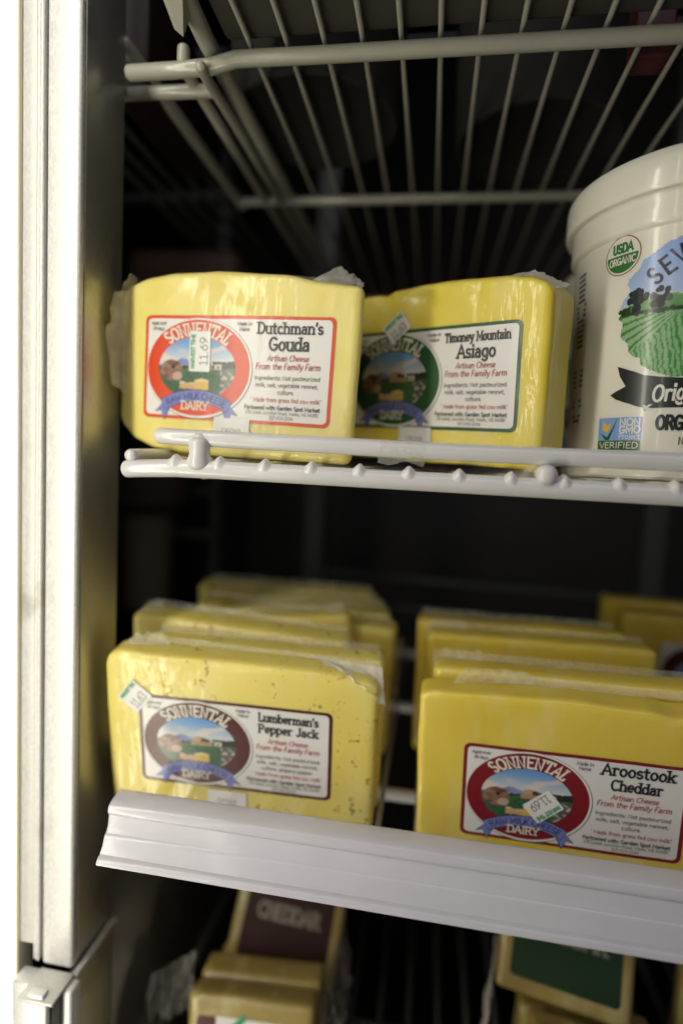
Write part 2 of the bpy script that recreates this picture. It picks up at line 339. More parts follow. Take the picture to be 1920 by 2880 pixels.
def ribbon(pts, hw, extend=True):
    P = [Vector(p) for p in pts]; Q = [P[0]]
    for p in P[1:]:
        if (p - Q[-1]).length > 1e-6: Q.append(p)
    P = Q
    if len(P) < 2: return [], []
    closed = (P[0] - P[-1]).length < 1e-5
    L_, R_ = [], []
    for i, p in enumerate(P):
        a = P[i - 1] if i else (P[-2] if closed else None); b = P[i + 1] if i < len(P) - 1 else (P[1] if closed else None)
        d1 = (p - a).normalized() if a is not None else None; d2 = (b - p).normalized() if b is not None else None
        d1 = d1 or d2; d2 = d2 or d1; t = (d1 + d2)
        if t.length < .3: t = d1 - Vector((0, 0)) if t.length < 1e-3 else t
        t = t.normalized(); nrm = Vector((-t.y, t.x)); k = 1 / max(.5, abs(nrm.dot(Vector((-d1.y, d1.x)))))
        q = p
        if not closed and extend:
            if i == 0: q = p - d2 * hw * .8
            if i == len(P) - 1: q = p + d1 * hw * .8
        L_.append(q + nrm * hw * k); R_.append(q - nrm * hw * k)
    n = len(P); v = [x for pr in zip(L_, R_) for x in pr]
    return v, [[2 * i, 2 * i + 1, 2 * i + 3, 2 * i + 2] for i in range(n - 1)]
class Print:
    """flat printing collected in millimetres and laid on a surface by place(u, v, height)"""
    def __init__(s): s.v = []; s.f = []; s.mi = []; s.mats = []; s.k = 0
    def _m(s, mt):
        if mt not in s.mats: s.mats.append(mt)
        return s.mats.index(mt)
    def add(s, v, f, h, mt):
        n = len(s.v); s.v += [(p[0], p[1], h) for p in v]; s.f += [[i + n for i in q] for q in f]; s.mi += [s._m(mt)] * len(f)
    def text(s, txt, cx, base, h, width, mt, layer, serif=False, stroke=.12, slant=0, track=0, warp=None, rot=0):
        c, sn = math.cos(R(rot)), math.sin(R(rot))
        for pts, hw in strokes(txt, h, width, serif, track, slant, stroke):
            if warp: pts = [warp(*p) for p in pts]
            pts = [(cx + x * c - y * sn, base + x * sn + y * c) for x, y in pts]
            v, f = ribbon(pts, hw); s.k = (s.k + 1) % 6; s.add(v, f, layer + s.k * .004, mt)
    def grid(s, cols, top, bot, rows, h, mt):
        v, f = [], []
        for i, x in enumerate(cols):
            for j in range(rows + 1): v.append((x, bot(x) + (top(x) - bot(x)) * j / rows))
        for i in range(len(cols) - 1):
            for j in range(rows): a = i * (rows + 1) + j; f.append([a, a + rows + 1, a + rows + 2, a + 1])
        s.add(v, f, h, mt); return v, f
    def rrect(s, x0, x1, y0, y1, r, h, mt, rows=8, n=34):
        cols = sorted(set([x0 + r * (1 - math.cos(a * math.pi / 12)) for a in range(7)] + [x1 - r * (1 - math.cos(a * math.pi / 12)) for a in range(7)] + [x0 + r + (x1 - x0 - 2 * r) * i / n for i in range(n + 1)]))
        def e(x):
            d = max(x0 + r - x, x - (x1 - r), 0); return r - math.sqrt(max(0, r * r - d * d)) if d > 0 else 0
        s.grid(cols, lambda x: y1 - e(x), lambda x: y0 + e(x), rows, h, mt)
    def ellipse(s, cx, cy, rx, ry, h, mt, n=40, rows=10):
        cols = [cx - rx * math.cos(math.pi * i / n) for i in range(n + 1)]
        g = lambda x: ry * math.sqrt(max(0, 1 - ((x - cx) / rx) ** 2)) + .001
        return s.grid(cols, lambda x: cy + g(x), lambda x: cy - g(x), rows, h, mt)
    def poly(s, pts, h, mt): s.add(pts, [list(range(len(pts)))], h, mt)
    def build(s, name, place, parent, color=None):
        o = mesh(name, [place(*p) for p in s.v], s.f, s.mats, parent, True, s.mi)
        if color:
            a = o.data.color_attributes.new('ink', 'FLOAT_COLOR', 'POINT')
            for i, p in enumerate(s.v): a.data[i].color = (*color(p[0], p[1]), 1)
        return o
def nz(x, y, z=0, s=1.0): return noise.noise(Vector((x * s, y * s, z)))
def lerp(a, b, t): return tuple(a[i] + (b[i] - a[i]) * t for i in range(3))
def sm(a, b, x): t = max(0, min(1, (x - a) / (b - a))); return t * t * (3 - 2 * t)
def farm(x, y):
    """the little farm painting, x and y from -1 to 1"""
    t = (y + 1) / 2
    sky = lerp((.62, .66, .62), (.13, .33, .66), sm(.1, .95, y)); cl = sm(.05, .45, nz(x * 2, y * 4, 3) + .25 - abs(y - .35)); c = lerp(sky, (.78, .66, .58), cl * .7)
    mt_ = .10 + .22 * math.exp(-((x + .33) / .26) ** 2) + .03 * nz(x, 0, 5, 6)
    if y < mt_: c = lerp((.16, .2, .42), (.30, .34, .55), .5 + nz(x, y, 1, 8))
    if y < .10 + .05 * x + .06 * sm(.3, 1, x) * 2 + .02 * nz(x, 0, 2, 14): c = (.018, .028, .02)
    if y < .02 + .05 * nz(x, 0, 9, 4): c = lerp((.018, .075, .03), (.06, .17, .06), .5 + .9 * nz(x, y, 4, 11))
    if y < -.2: c = lerp(c, (.03, .10, .06), .5)
    if -.12 < x < .40 and -.05 < y < .02 + .12: c = (.42, .27, .16)
    if -.08 < x < .36 and .1 < y < .30 - abs(x - .08) * .35: c = (.09, .04, .05) if x > .12 else (.50, .33, .2)
    if .46 < x < .64 and -.02 < y < .16: c = (.55, .5, .42)
    if .52 < x < .58 and .02 < y < .1: c = (.1, .08, .06)
    if .4 < x < .74 and .16 < y < .24: c = (.05, .02, .04)
    hx, hy = x + .66, y + .08
    if (hx / .3) ** 2 + (hy / .34) ** 2 < 1: c = lerp((.10, .045, .035), (.36, .20, .13), .5 + 1.2 * nz(x, y, 7, 5))
    if ((x + .50) / .13) ** 2 + ((y + .26) / .14) ** 2 < 1: c = (.50, .36, .28)
    if (x + .62) ** 2 + (y - .02) ** 2 < .0022: c = (.01, .008, .008)
    if -.42 < x < .0 and -.66 < y < -.42 + .04 * math.sin(x * 8): c = (.62, .36, .18) if y < -.5 else (.72, .52, .28)
    if -.03 < x < .33 and -.68 < y < -.30 - abs(x - .15) * .4: c = (.68, .46, .11) if y < -.42 else (.74, .58, .25)
    if x > .62 and y < -.05: c = lerp((.1, .1, .09), (.5, .42, .38), sm(0, .3, nz(x, y, 2, 9)))
    return c

# ------------------------------------------------------------------ cheese blocks
def superblock(ext, r, T, res):
    """rounded slab, front face on y = 0, from cell grids on six sides"""
    xl, xr, zb, zt = ext; lo = Vector((xl, 0, zb)); hi = Vector((xr, T, zt)); bm = bmesh.new()
    n = [max(4, int((hi[k] - lo[k]) / res)) for k in range(3)]; idx = {}
    def vert(i, j, k):
        key = (i, j, k)
        if key not in idx:
            p = Vector([lo[a] + (hi[a] - lo[a]) * (key[a] / n[a]) for a in range(3)])
            q = Vector([min(max(p[a], lo[a] + r), hi[a] - r) for a in range(3)]); d = p - q
            if d.length > 1e-9:
                # points on an edge band are pushed onto the rounding
                d.normalize(); p = q + d * r
            idx[key] = bm.verts.new(p)
        return idx[key]
    for a in range(3):
        b, c = [x for x in range(3) if x != a]
        for side in (0, n[a]):
            for i in range(n[b]):
                for j in range(n[c]):
                    qs = []
                    for di, dj in ((0, 0), (1, 0), (1, 1), (0, 1)):
                        key = [0, 0, 0]; key[a] = side; key[b] = i + di; key[c] = j + dj; qs.append(vert(*key))
                    try: bm.faces.new(qs)
                    except ValueError: pass
    bmesh.ops.recalc_face_normals(bm, faces=bm.faces[:])
    bm.verts.index_update(); v = [x.co.copy() for x in bm.verts]; f = [[q.index for q in p.verts] for p in bm.faces]; bm.free()
    return v, f
def interp(tab, x):
    if x <= tab[0][0]: return tab[0][1]
    for (a, b), (c, d) in zip(tab, tab[1:]):
        if x <= c: t = (x - a) / (c - a); t = t * t * (3 - 2 * t) * .5 + t * .5; return b + (d - b) * t
    return tab[-1][1]
def make_deform(ext, T, top=None, bot=None, bulge=.35, seed=0, extra=None):
    xl, xr, zb, zt = ext
    def D(p):      # millimetres in, millimetres out
        x, y, z = p
        if top and z > 24: z = 24 + (z - 24) * (interp(top, x) - 24) / (zt - 24)
        if bot and z < -24: z = -24 + (z + 24) * (interp(bot, x) + 24) / (zb + 24)
        n = Vector((x * .03 + seed, y * .03, z * .03)); a = noise.noise_vector(n) * bulge + noise.noise_vector(n * 4) * bulge * .22
        edge = sm(0, 9, 9 - min(x - xl, xr - x, z - zb, zt - z) + 0)
        a *= (.35 + 1.1 * edge); x += a.x; z += a.z; y += a.y
        if extra: x, y, z = extra(x, y, z)
        return (x, y, z)
    return D
def pose(deg, pos): 
    mtx = (Matrix.Rotation(R(deg[2]), 4, 'Z') @ Matrix.Rotation(R(deg[1]), 4, 'Y') @ Matrix.Rotation(R(deg[0]), 4, 'X')); mtx.translation = Vector(pos) * mm; return mtx
def cheese(name, label, group, mtx, ext, T, mt, r=3.5, res=2.2, D=None, cat='cheese'):
    D = D or make_deform(ext, T)
    base = Vector(((ext[0] + ext[1]) / 2, T / 2, ext[2])) * mm
    o = root(name, label, cat, group, mtx @ Matrix.Translation(base))
    o['_t'] = 0; del o['_t']
    v, f = superblock(ext, r, T, res)
    mesh('cheese', [Vector(D(p)) * mm - base for p in v], f, mt, o)
    def place(u, v_, h): x, y, z = D((u, 0, v_)); return Vector((x, y - .12 - h, z)) * mm - base
    return o, place, base, D
def label_on(o, place, border, title1, w1, h1, title2, w2, h2, culture='culture.', age=True, base2=9.6, base1=17.3):
    p = Print(); p.rrect(-50.8, 50.8, -25.4, 25.4, 3.2, .0, border); p.rrect(-49.0, 49.0, -23.7, 23.7, 2.2, .05, M['white'])
    lab = p.build('label', place, o)
    cx, cy = -20.0, -.1
    e = Print(); e.ellipse(cx + .5, cy - .3, 29.6, 24.6, .10, M['line']); e.ellipse(cx + .3, cy - .15, 29.4, 24.4, .14, M['white'])
    e.ellipse(cx, cy, 28.6, 23.4, .18, border)
    e.build('emblem', place, lab)
    q = Print(); q.ellipse(cx - .3, cy - .2, 21.3, 15.2, .23, M['picture'], n=110, rows=64)
    q.build('picture', place, lab, lambda x, y: farm((x - cx + .3) / 21.3, (y - cy + .2) / 15.2))
    b = Print(); Rr = 36.0; yc = -13.6 - Rr      # ribbon arch
    def band(x, d): a = x / Rr; return (cx + (Rr + d) * math.sin(a), yc + (Rr + d) * math.cos(a))
    n = 20; v = [band(-19.2 + 38.4 * i / n, d) for i in range(n + 1) for d in (-2.7, 2.7)]
    b.add(v, [[2 * i, 2 * i + 2, 2 * i + 3, 2 * i + 1] for i in range(n)], .32, M['lilac'])
    v = [band(-19.5 + 39 * i / n, d) for i in range(n + 1) for d in (-3.0, 3.0)]
    b.add(v, [[2 * i, 2 * i + 2, 2 * i + 3, 2 * i + 1] for i in range(n)], .29, M['navy'])
    for s in (-1, 1):
        ex, ey = band(s * 19.2, 0)
        for k, mt_, g in ((.26, M['lilac'], 1), (.24, M['navy'], 1.12)):
            b.add([(ex - s * 3.4 * g, ey - 1.6), (ex + s * .4, ey + 1.0 * g), (ex + s * 4.6 * g, ey - 3.4 * g), (ex + s * 1.4, ey - 2.6 * g), (ex - s * .6, ey - 7.0 * g), (ex - s * 3.0 * g, ey - 2.2)], [[0, 1, 2, 3], [0, 3, 4, 5]], k, mt_)
    b.build('ribbon', place, lab)
    t = Print(); T5 = .40
    def arc_top(x, y):
        a = x / 24.6; rx, ry = 21.9 + y * 1.12, 15.9 + y * 1.02
        return (rx * math.sin(a), ry * math.cos(a))
    t.text('SONNENTAL', cx, cy + .1, 5.6, 38.5, M['cream'], T5, True, .18, track=.08, warp=arc_top)
    t.text('DAIRY', cx - .6, -20.4, 3.9, 15.2, M['cream'], T5, True, .165)
    def arc_rib(x, y): a = x / (Rr - 1.6); return ((Rr - 1.6 + y) * math.sin(a), (Rr - 1.6 + y) * math.cos(a))
    t.text('RAW MILK CHEESE', cx, yc, 3.2, 33, M['navy'], T5, False, .13, warp=arc_rib)
    if age: t.text('Aged over', -42.5, 20.6, 1.6, 9.0, M['ink'], T5, False, .13); t.text('60 days', -42.5, 17.9, 1.6, 6.8, M['ink'], T5, False, .13)
    t.text('Made in', 4.8, 20.7, 1.7, 7.8, M['ink'], T5, False, .13); t.text('Maine', 4.8, 18.2, 1.7, 5.6, M['ink'], T5, False, .13)
    t.text(title1, 28.2, base1, h1, w1, M['ink'], T5, True, .17, track=.03); t.text(title2, 28.2, base2, h2, w2, M['ink'], T5, True, .17, track=.03)
    c = 28.0
    t.text('Artisan Cheese', c, 4.6, 2.7, 21, M['script'], T5, False, .11, .16); t.text('From the Family Farm', c, .7, 2.8, 33, M['script'], T5, False, .11, .16)
    for s, y, w_, mt_ in (('Ingredients: Not pasteurized', -4.2, 33.4, 'greyink'), ('milk, salt, vegetable rennet,', -7.6, 32, 'greyink'), (culture, -10.9, 8.6 if len(culture) < 9 else 27, 'greyink'),
                         ('" Made from grass fed cow milk"', -14.6, 36, 'script'), ('Partnered with: Garden Spot Market', -18.3, 39, 'ink'), ('170 Leeds Junction Road, Wales, ME 04280', -20.5, 37.5, 'greyink'), ('207-933-2034', -22.8, 12.5, 'greyink')):
        t.text(s, 26.2 if y < -18 else c, y, 1.95 if y > -18.0 else (1.9 if y > -19 else 1.45), w_, M[mt_], T5, False, .115 if mt_ != 'ink' else .15)
    t.build('lettering', place, lab)
def sticker(o, place, cx, cy, rot, w, h, price, lift=.6, mt='sticker'):
    c, s = math.cos(R(rot)), math.sin(R(rot))
    pl = lambda u, v, hh: place(cx + u * c - v * s, cy + u * s + v * c, hh + lift)
    p = Print(); p.rrect(-w / 2, w / 2, -h / 2, h / 2, .6, 0, M[mt], 4, 10); st = p.build('price_sticker', pl, o)
    t = Print(); t.text('HARVEST TIME', 0, h / 2 - 2.9, 2.0, w * .86, M['tealink'], .06, False, .24); t.text(price, 0, -h / 2 + 1.5, h * .37, w * .72, M['ink'], .06, False, .085)
    t.build('lettering', pl, st)
def date_tag(o, place, x0, x1, ytop, mt='sticker'):
    p = Print(); p.grid([x0, x0 + (x1 - x0) / 2, x1], lambda x: ytop, lambda x: ytop - 11, 4, 0, M[mt])
    pl = lambda u, v, h: place(u, v, h + .5); st = p.build('date_tag', pl, o)
    t = Print(); t.text('OFO10', (x0 + x1) / 2, ytop - 7.3, 2.4, 10.5, M['greyink'], .06, False, .11); t.build('lettering', pl, st)
def crumple(name, o, base, D, quad, amp, seed, nu=26, nv=10, mt=None, ragged=.25, bow=(0, 0, 0)):
    """a creased piece of loose film over four local corner points (mm)"""
    a, b, c, d = [Vector(q) for q in quad]; v = []; bow = Vector(bow)
    for i in range(nu + 1):
        for j in range(nv + 1):
            s, t = i / nu, j / nv; t2 = t * (1 - ragged * (.5 + .5 * noise.noise(Vector((s * 6, seed, 0))))) if j else 0
            p = a.lerp(b, s).lerp(d.lerp(c, s), t2)
            q = Vector((s * 7 + seed, t * 3, seed)); k = amp * (.35 + .65 * t)
            n = noise.noise_vector(q) * .8 + noise.noise_vector(q * 2.3) * .35 + Vector([abs(x) for x in noise.noise_vector(q * 3.6)]) * .22
            v.append(p + n * k + bow * math.sin(math.pi * s) * t)
    f = [[i * (nv + 1) + j, (i + 1) * (nv + 1) + j, (i + 1) * (nv + 1) + j + 1, i * (nv + 1) + j + 1] for i in range(nu) for j in range(nv)]
    return mesh(name, [p * mm - base for p in v], f, mt or M['film'], o)

# ================================================================== the case (setting)
def sbox(name, lo, hi, mt, r=0): return tag(box(name, lo, hi, r, mt), kind='structure')
sbox('back_wall', (-.60, .64, -.70), (.90, .66, .62), M['liner'])
sbox('case_floor', (-.60, .03, -.72), (.90, .638, -.702), M['floor'])
sbox('case_ceiling', (-.60, .03, .622), (.90, .638, .64), M['liner'])
sbox('side_wall', (-.62, .045, -.70), (-.602, .638, .62), M['liner'])
sbox('side_wall', (.902, .045, -.70), (.92, .638, .62), M['liner'])
sbox('light_block', (-.60, .020, -.70), (-.105, .040, .62), M['liner'])  # unseen opaque panel, added to keep world light out of the left bay

sbox('side_panel', (-.0820, .050, -.70), (-.0780, .34, -.215), mat('brown_grey_panel', (.13, .115, .09), .6))
# ------------------------------------------------------------------ door post
post = root('door_post', 'pale aluminium door post with long grooves and an inner side coloured darker for shade', 'door post', loc=(-.07, .02, -.60))
def pbox(name, lo, hi, r, mt, p=post, o=Vector((-.07, .02, -.60))):
    return box(name, Vector(lo) - o, Vector(hi) - o, r, mt, p, 2)
pbox('face_plate', (-.0695, .005, -.266), (-.0525, .0092, .55), .0016, M['alu'])
pbox('inner_side', (-.0565, .0094, -.2655), (-.0527, .0425, .55), .0008, M['alu2'])
pbox('seam_strip', (-.0716, .0085, -.266), (-.0697, .0105, .55), .0004, M['gasket'])
pbox('ridge', (-.0738, .0058, -.266), (-.0718, .010, .55), .0008, M['alu'])
pbox('ridge', (-.0758, .0066, -.266), (-.0741, .010, .55), .0006, M['alu'])
pbox('channel', (-.0836, .0072, -.258), (-.0760, .012, .55), .0005, M['alu2b'])
glow = root('glow_strip', 'white strip with added brightness running down the outer edge of the door post', 'glow', loc=(-.09, .02, -.60))
pbox('glow_cover', (-.1080, .004, -.60), (-.0857, .017, .55), .002, M['glowwhite'], glow, Vector((-.09, .02, -.60)))
pbox('trim', (-.0855, .0052, -.60), (-.0838, .017, .55), .0006, M['trim'], glow, Vector((-.09, .02, -.60)))
br = root('corner_bracket', 'grey metal corner bracket with stepped plates at the foot of the door post', 'bracket', loc=(-.066, -.01, -.30))
bo = Vector((-.066, -.01, -.30))
pbox('front_plate', (-.0668, -.0138, -.42), (-.0531, -.0105, -.2682), .0010, M['alu'], br, bo)
pbox('left_plate', (-.0790, -.0050, -.42), (-.0672, .0050, -.2680), .0010, M['alu2b'], br, bo)
pbox('top_plate', (-.0690, -.0138, -.2680), (-.0500, .0040, -.2664), .0006, M['alu2b'], br, bo)
pbox('inner_plate', (-.0660, -.0100, -.42), (-.0520, .0030, -.2684), .0006, M['gasket'], br, bo)
pbox('side_bar', (-.0518, -.0046, -.42), (-.0461, .0040, -.2684), .0014, M['alu'], br, bo)
pbox('clip', (-.0640, -.0130, -.2662), (-.0556, -.0085, -.2640), .0005, M['alu'], br, bo)
pbox('ledge', (-.0522, .0042, -.2700), (-.0490, .0425, -.2672), .0006, M['alu2b'], br, bo)
pbox('lower_side', (-.0560, .0046, -.60), (-.0515, .0425, -.2702), .0008, M['alu2'], br, bo)

# ------------------------------------------------------------------ wire shelves
def rod(name, a, b, r, mt, par, o, seg=14, **k): return tube(name, [Vector(p) - o for p in (a, b)] if len(a) == 3 and not hasattr(a[0], '__len__') else [Vector(p) - o for p in a], r, mt, par, seg, **k)
# middle shelf, right in front of the eye
o = Vector((.2, .2, -.01)); P_ = .021
ms = root('wire_shelf', 'white coated wire shelf with a guard rail, holding the two upper cheeses and the tub', 'shelf', 'wire shelves of the case', loc=o)
En = M['enamel']
pts = [(-.0235, 0, -.0068), (-.019, 0, -.0064), (.0, 0, -.0054), (.02, 0, -.0053), (.10, 0, -.0056), (.30, 0, -.0063), (.62, 0, -.007)]
rod('front_bar', pts, None, .0041, En, ms, o, seg=22)
rod('guard_rail', [(-.0085, .001, .0090), (.0, .001, .0088), (.12, .001, .0074), (.30, .001, .0072), (.62, .001, .0068)], None, .0037, En, ms, o, seg=22)
def wire_mesh(name, r, mt, y1, bumpw=True):
    a = tube_data([(0, y1, 0), (0, .006, 0), (0, .001, .0)] if bumpw else [(0, y1, 0), (0, 0, 0)], r, 10)
    parts = [a]
    if bumpw:
        v, f = [], []; nx, na = 20, 10
        for i in range(nx + 1):
            x = -.0068 + .0136 * i / nx; g = math.exp(-(x / .0020) ** 2) * .0022 + math.exp(-(x / .0042) ** 2) * .0007
            for j in range(na + 1):
                a = R(-75 + 150 * j / na); q = -.0001 + .0041 + g * max(0, math.cos(a * 1.15)); v.append((x, -q * math.sin(a), -.0044 + q * math.cos(a)))
        parts.append((v, [[i * (na + 1) + j, (i + 1) * (na + 1) + j, (i + 1) * (na + 1) + j + 1, i * (na + 1) + j + 1] for i in range(nx) for j in range(na)]))
    v, f = join(parts); w = mesh(name, v, f, mt, None); return w
w0 = wire_mesh('wire', .0014, En, .40)
for k in range(0, 29):
    w = w0 if k == 0 else w0.copy()
    if k: COL.objects.link(w)
    w.parent = ms; x = k * P_; w.location = Vector((x, 0, -.0014 - .0008 * max(0, (x - .02)) / .2)) - o
for x in (-.0215,): rod('side_rod', [(x, -.0012, -.0006), (x, .02, .0002), (x, .40, .0002)], None, .0030, En, ms, o)
for x in (.0113,): tube('rail_post', [Vector(p) - o for p in ((x, .0005, -.0040), (x, .0004, .0085))], [.0047, .0042], En, ms, 18)
v, f = join([tube_data([(.0113, .0, -.002), (.0113, -.001, .0015), (.0113, -.0005, .006)], [.0062, .0044, .0052], 16)])
mesh('weld', [Vector(p) - o for p in v], f, En, ms)
for x, z in ((.1608, -.0002), (.325, -.0004), (.49, -.0006)): rod('support_rod', [(x, -.0038, z), (x, .01, z), (x, .40, z)], None, .0041, En, ms, o, seg=22)
for y in (.115, .26, .40): rod('cross_bar', (-.0265, y, -.0058), (.62, y, -.0058), .0035, M['dimenamel'], ms, o)
rod('foot', (.0085, .012, -.0062), (.0085, .012, -.0085), .0026, M['dimenamel'], ms, o)
# clear tape round the rail
tp = []; v = []
for i in range(19):
    for j in range(15):
        s = i / 18; t = j / 14; x = .0925 + .0185 * s + .0009 * noise.noise(Vector((t * 5, 2, 0))) * (1 if i in (0, 18) else .3)
        a = R(100 - 215 * min(t, .78) / .78); rr = .00385 + .00025 * abs(noise.noise(Vector((s * 9, t * 7, 1))))
        y = .001 - rr * math.sin(R(90) - a + R(90)) * 0 - rr * math.cos(a - R(90)) * 0
        y = .001 - rr * math.cos(a * 1.0) if False else .001 - rr * math.sin(R(190) * min(t, .78) / .78); z = .0076 + rr * math.cos(R(190) * min(t, .78) / .78)
        if t > .78: z -= (t - .78) / .22 * (.0022 + .0009 * math.sin(s * 8)); y += (t - .78) * .0018
        v.append(Vector((x - .0015 * (t if i == 0 else 0), y, z)) - o)
tape = mesh('clear_tape', v, [[i * 15 + j, i * 15 + j + 1, (i + 1) * 15 + j + 1, (i + 1) * 15 + j] for i in range(18) for j in range(14)], M['tape'])
tape.location = o; tag(tape, 'torn scrap of clear sticky tape wrapped round the guard rail', 'tape')

# shelf above, seen from below
o = Vector((.2, .2, .19)); OE = M['dimenamel']; Z = .19
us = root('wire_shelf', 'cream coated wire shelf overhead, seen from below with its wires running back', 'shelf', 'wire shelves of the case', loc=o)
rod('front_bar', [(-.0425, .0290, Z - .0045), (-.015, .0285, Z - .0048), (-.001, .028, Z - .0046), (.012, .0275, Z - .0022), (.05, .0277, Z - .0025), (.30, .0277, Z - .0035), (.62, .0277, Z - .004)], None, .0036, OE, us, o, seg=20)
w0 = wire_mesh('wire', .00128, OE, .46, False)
for k in range(0, 31):
    w = w0 if k == 0 else w0.copy()
    if k: COL.objects.link(w)
    w.parent = us; w.location = Vector((.01855 + (k - 1) * .01764, -.03, Z + .0012 + .003)) - o + Vector((0, 0, 0))
for y, r in ((.174, .0033), (.42, .0033)): rod('cross_bar', (-.0385, y, Z - .001), (.62, y, Z - .003), r, OE, us, o)
rod('side_rod', [(.0015, -.06, Z + .009), (-.0005, -.006, Z + .005), (-.0012, .022, Z + .0035), (.0005, .10, Z + .002), (.0015, .42, Z + .002)], None, .0042, OE, us, o, seg=18)
rod('side_rod', [(-.0030, .0215, Z - .0085), (-.0045, .034, Z - .007), (-.0058, .08, Z - .003), (-.0055, .42, Z)], None, .0026, OE, us, o)
rod('side_rod', [(-.0168, .034, Z - .001), (-.0175, .42, Z)], None, .0028, OE, us, o)
rod('side_rod', [(-.0540, .0425, .2095), (-.0372, .18, Z - .001)], None, .0036, OE, us, o)
rod('wire_end', (-.0142, .0270, Z - .002), (-.0142, .0270, Z + .0035), .0030, OE, us, o)
rod('short_bar', (-.066, .046, Z - .003), (-.006, .046, Z - .004), .0033, OE, us, o)
hv = [(-.0075, -.012, Z + .001), (.0030, -.012, Z + .001), (.0075, -.012, Z + .018), (-.0115, -.012, Z + .018), (-.0068, .002, Z - .006), (-.0035, .004, Z - .008), (.0062, .004, Z + .018), (-.0115, .004, Z + .018)]
hk = mesh('hook', [Vector(p) - o for p in hv], [[0, 1, 2, 3], [7, 6, 5, 4], [0, 4, 5, 1], [1, 5, 6, 2], [3, 2, 6, 7], [0, 3, 7, 4]], OE, us, False)

# lower shelf with its price strip
o = Vector((.2, .2, -.20))
ls = root('wire_shelf', 'white wire shelf fronted by a broad ridged plastic price strip', 'shelf', 'wire shelves of the case', loc=o)
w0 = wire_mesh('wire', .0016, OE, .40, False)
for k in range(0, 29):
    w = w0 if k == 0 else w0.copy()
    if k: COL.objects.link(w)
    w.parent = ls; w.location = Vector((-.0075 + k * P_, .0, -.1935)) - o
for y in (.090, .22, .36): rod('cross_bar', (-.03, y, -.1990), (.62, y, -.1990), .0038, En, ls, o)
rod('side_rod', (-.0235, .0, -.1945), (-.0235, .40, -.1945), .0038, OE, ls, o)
for z in (-.155, -.122): rod('back_rail', (-.02, .385, z), (.62, .385, z - .006), .0030, M['upright'], ls, o)
prof = [(.0050, -.1650), (.0040, -.1640), (.0022, -.1636), (-.0030, -.1645), (-.0060, -.1655), (-.0072, -.1668), (-.0076, -.1690), (-.0072, -.1701), (-.0066, -.1705), (-.0064, -.1710),
        (-.0070, -.1730), (-.0080, -.1765), (-.0086, -.1779), (-.0098, -.1785), (-.0106, -.1798), (-.0118, -.1828), (-.0132, -.1846), (-.0138, -.1855), (-.0152, -.1859), (-.0163, -.1866), (-.0170, -.1880), (-.0169, -.1888), (-.0160, -.1892), (-.0146, -.1882),
        (-.0125, -.1846), (-.0085, -.1770), (-.0050, -.1710), (-.0046, -.1680), (.0030, -.1664)]
n = len(prof); xs = [-.0262, -.0259] + [-.02 + i * .02 for i in range(33)]; v = []
for i, x in enumerate(xs):
    for y, z in prof: v.append(Vector((x, y + .0002 * noise.noise(Vector((x * 20, y * 200, z * 100))), z)) - o)
f = [[i * n + j, i * n + (j + 1) % n, (i + 1) * n + (j + 1) % n, (i + 1) * n + j] for i in range(len(xs) - 1) for j in range(n)] + [list(range(n))[::-1], [(len(xs) - 1) * n + j for j in range(n)]]
ps = mesh('price_strip', v, f, M['lip'], ls)
try:
    bm = bmesh.new(); bm.from_mesh(ps.data); bmesh.ops.recalc_face_normals(bm, faces=bm.faces[:])
    for e in bm.edges:
        if len(e.link_faces) == 2 and e.calc_face_angle(0) > R(38): e.smooth = False
    bm.to_mesh(ps.data); bm.free()
except Exception as ex: print(ex)

# bottom shelf
o = Vector((.2, .2, -.405))
bs = root('wire_shelf', 'dim wire shelf lowest down, under the stacks of labelled cheese', 'shelf', 'wire shelves of the case', loc=o)
w0 = wire_mesh('wire', .0020, M['upright'], .42, False)
for k in range(0, 31):
    w = w0 if k == 0 else w0.copy()
    if k: COL.objects.link(w)
    w.parent = bs; w.location = Vector((-.046 + k * P_, .0, -.4010)) - o
for y in (.01, .14, .30): rod('cross_bar', (-.05, y, -.4070), (.60, y, -.4070), .0038, M['upright'], bs, o)
rod('side_rod', (-.048, .0, -.3990), (-.048, .42, -.3990), .0042, M['upright'], bs, o)
# uprights behind
for k, (x0, x1) in enumerate(((-.0300, -.0080), (.345, .367))):
    u = box('upright_post', (x0, .41, -.70), (x1, .43, .61), .001, M['upright'])
    tag(u, ['grey slotted upright behind the middle shelf, above the pepper cheese stack', 'grey slotted upright far back behind the white tub'][k], 'upright', 'uprights at the back of the case')

# ================================================================== cheeses on the middle shelf
# gouda: a slab cut from a wheel, its left end rounding away
gx = (-71.5, 62.5, -42, 47.3); gT = 42
def g_extra(x, y, z):
    if x < -40: y += .0075 * (-40 - x) ** 2
    if x > 10 and y > 3: x -= .62 * (y - 3) * sm(10, 60, x)
    # right hand front edge slightly chamfered, small pits near the top
    for px, pz, s, d in ((-14, 38, 4.5, .9), (-2, 33, 3.5, .8), (10, 30, 3, .7), (-22, 41, 6, 1.1)):
        if y < 8: y += d * math.exp(-((x - px) ** 2 + (z - pz) ** 2) / s ** 2)
    return x, y, z
gD = make_deform(gx, gT, top=[(-71.5, 31), (-69, 37), (-64, 41.5), (-50, 44.2), (-35, 46.3), (-11, 47.3), (23, 44.8), (45, 41.0), (57, 39.6), (64.5, 38.0)],
                 bot=[(-71.5, -19), (-69.5, -26), (-65, -32), (-57, -37.5), (-45, -41.0), (-30, -42.5), (0, -42.8), (64, -42)], bulge=.55, seed=3.1, extra=g_extra)
gM = pose((1.9, 2.0, -7.6), (16.8, 24.8, 43.4))
go, gp, gb, gD = cheese('cheese_block', 'large yellow cheese block with an orange bordered label, end nearest the door post', 'labelled cheese blocks', gM, gx, gT, M['gouda'], r=4.0, res=2.0, D=gD)
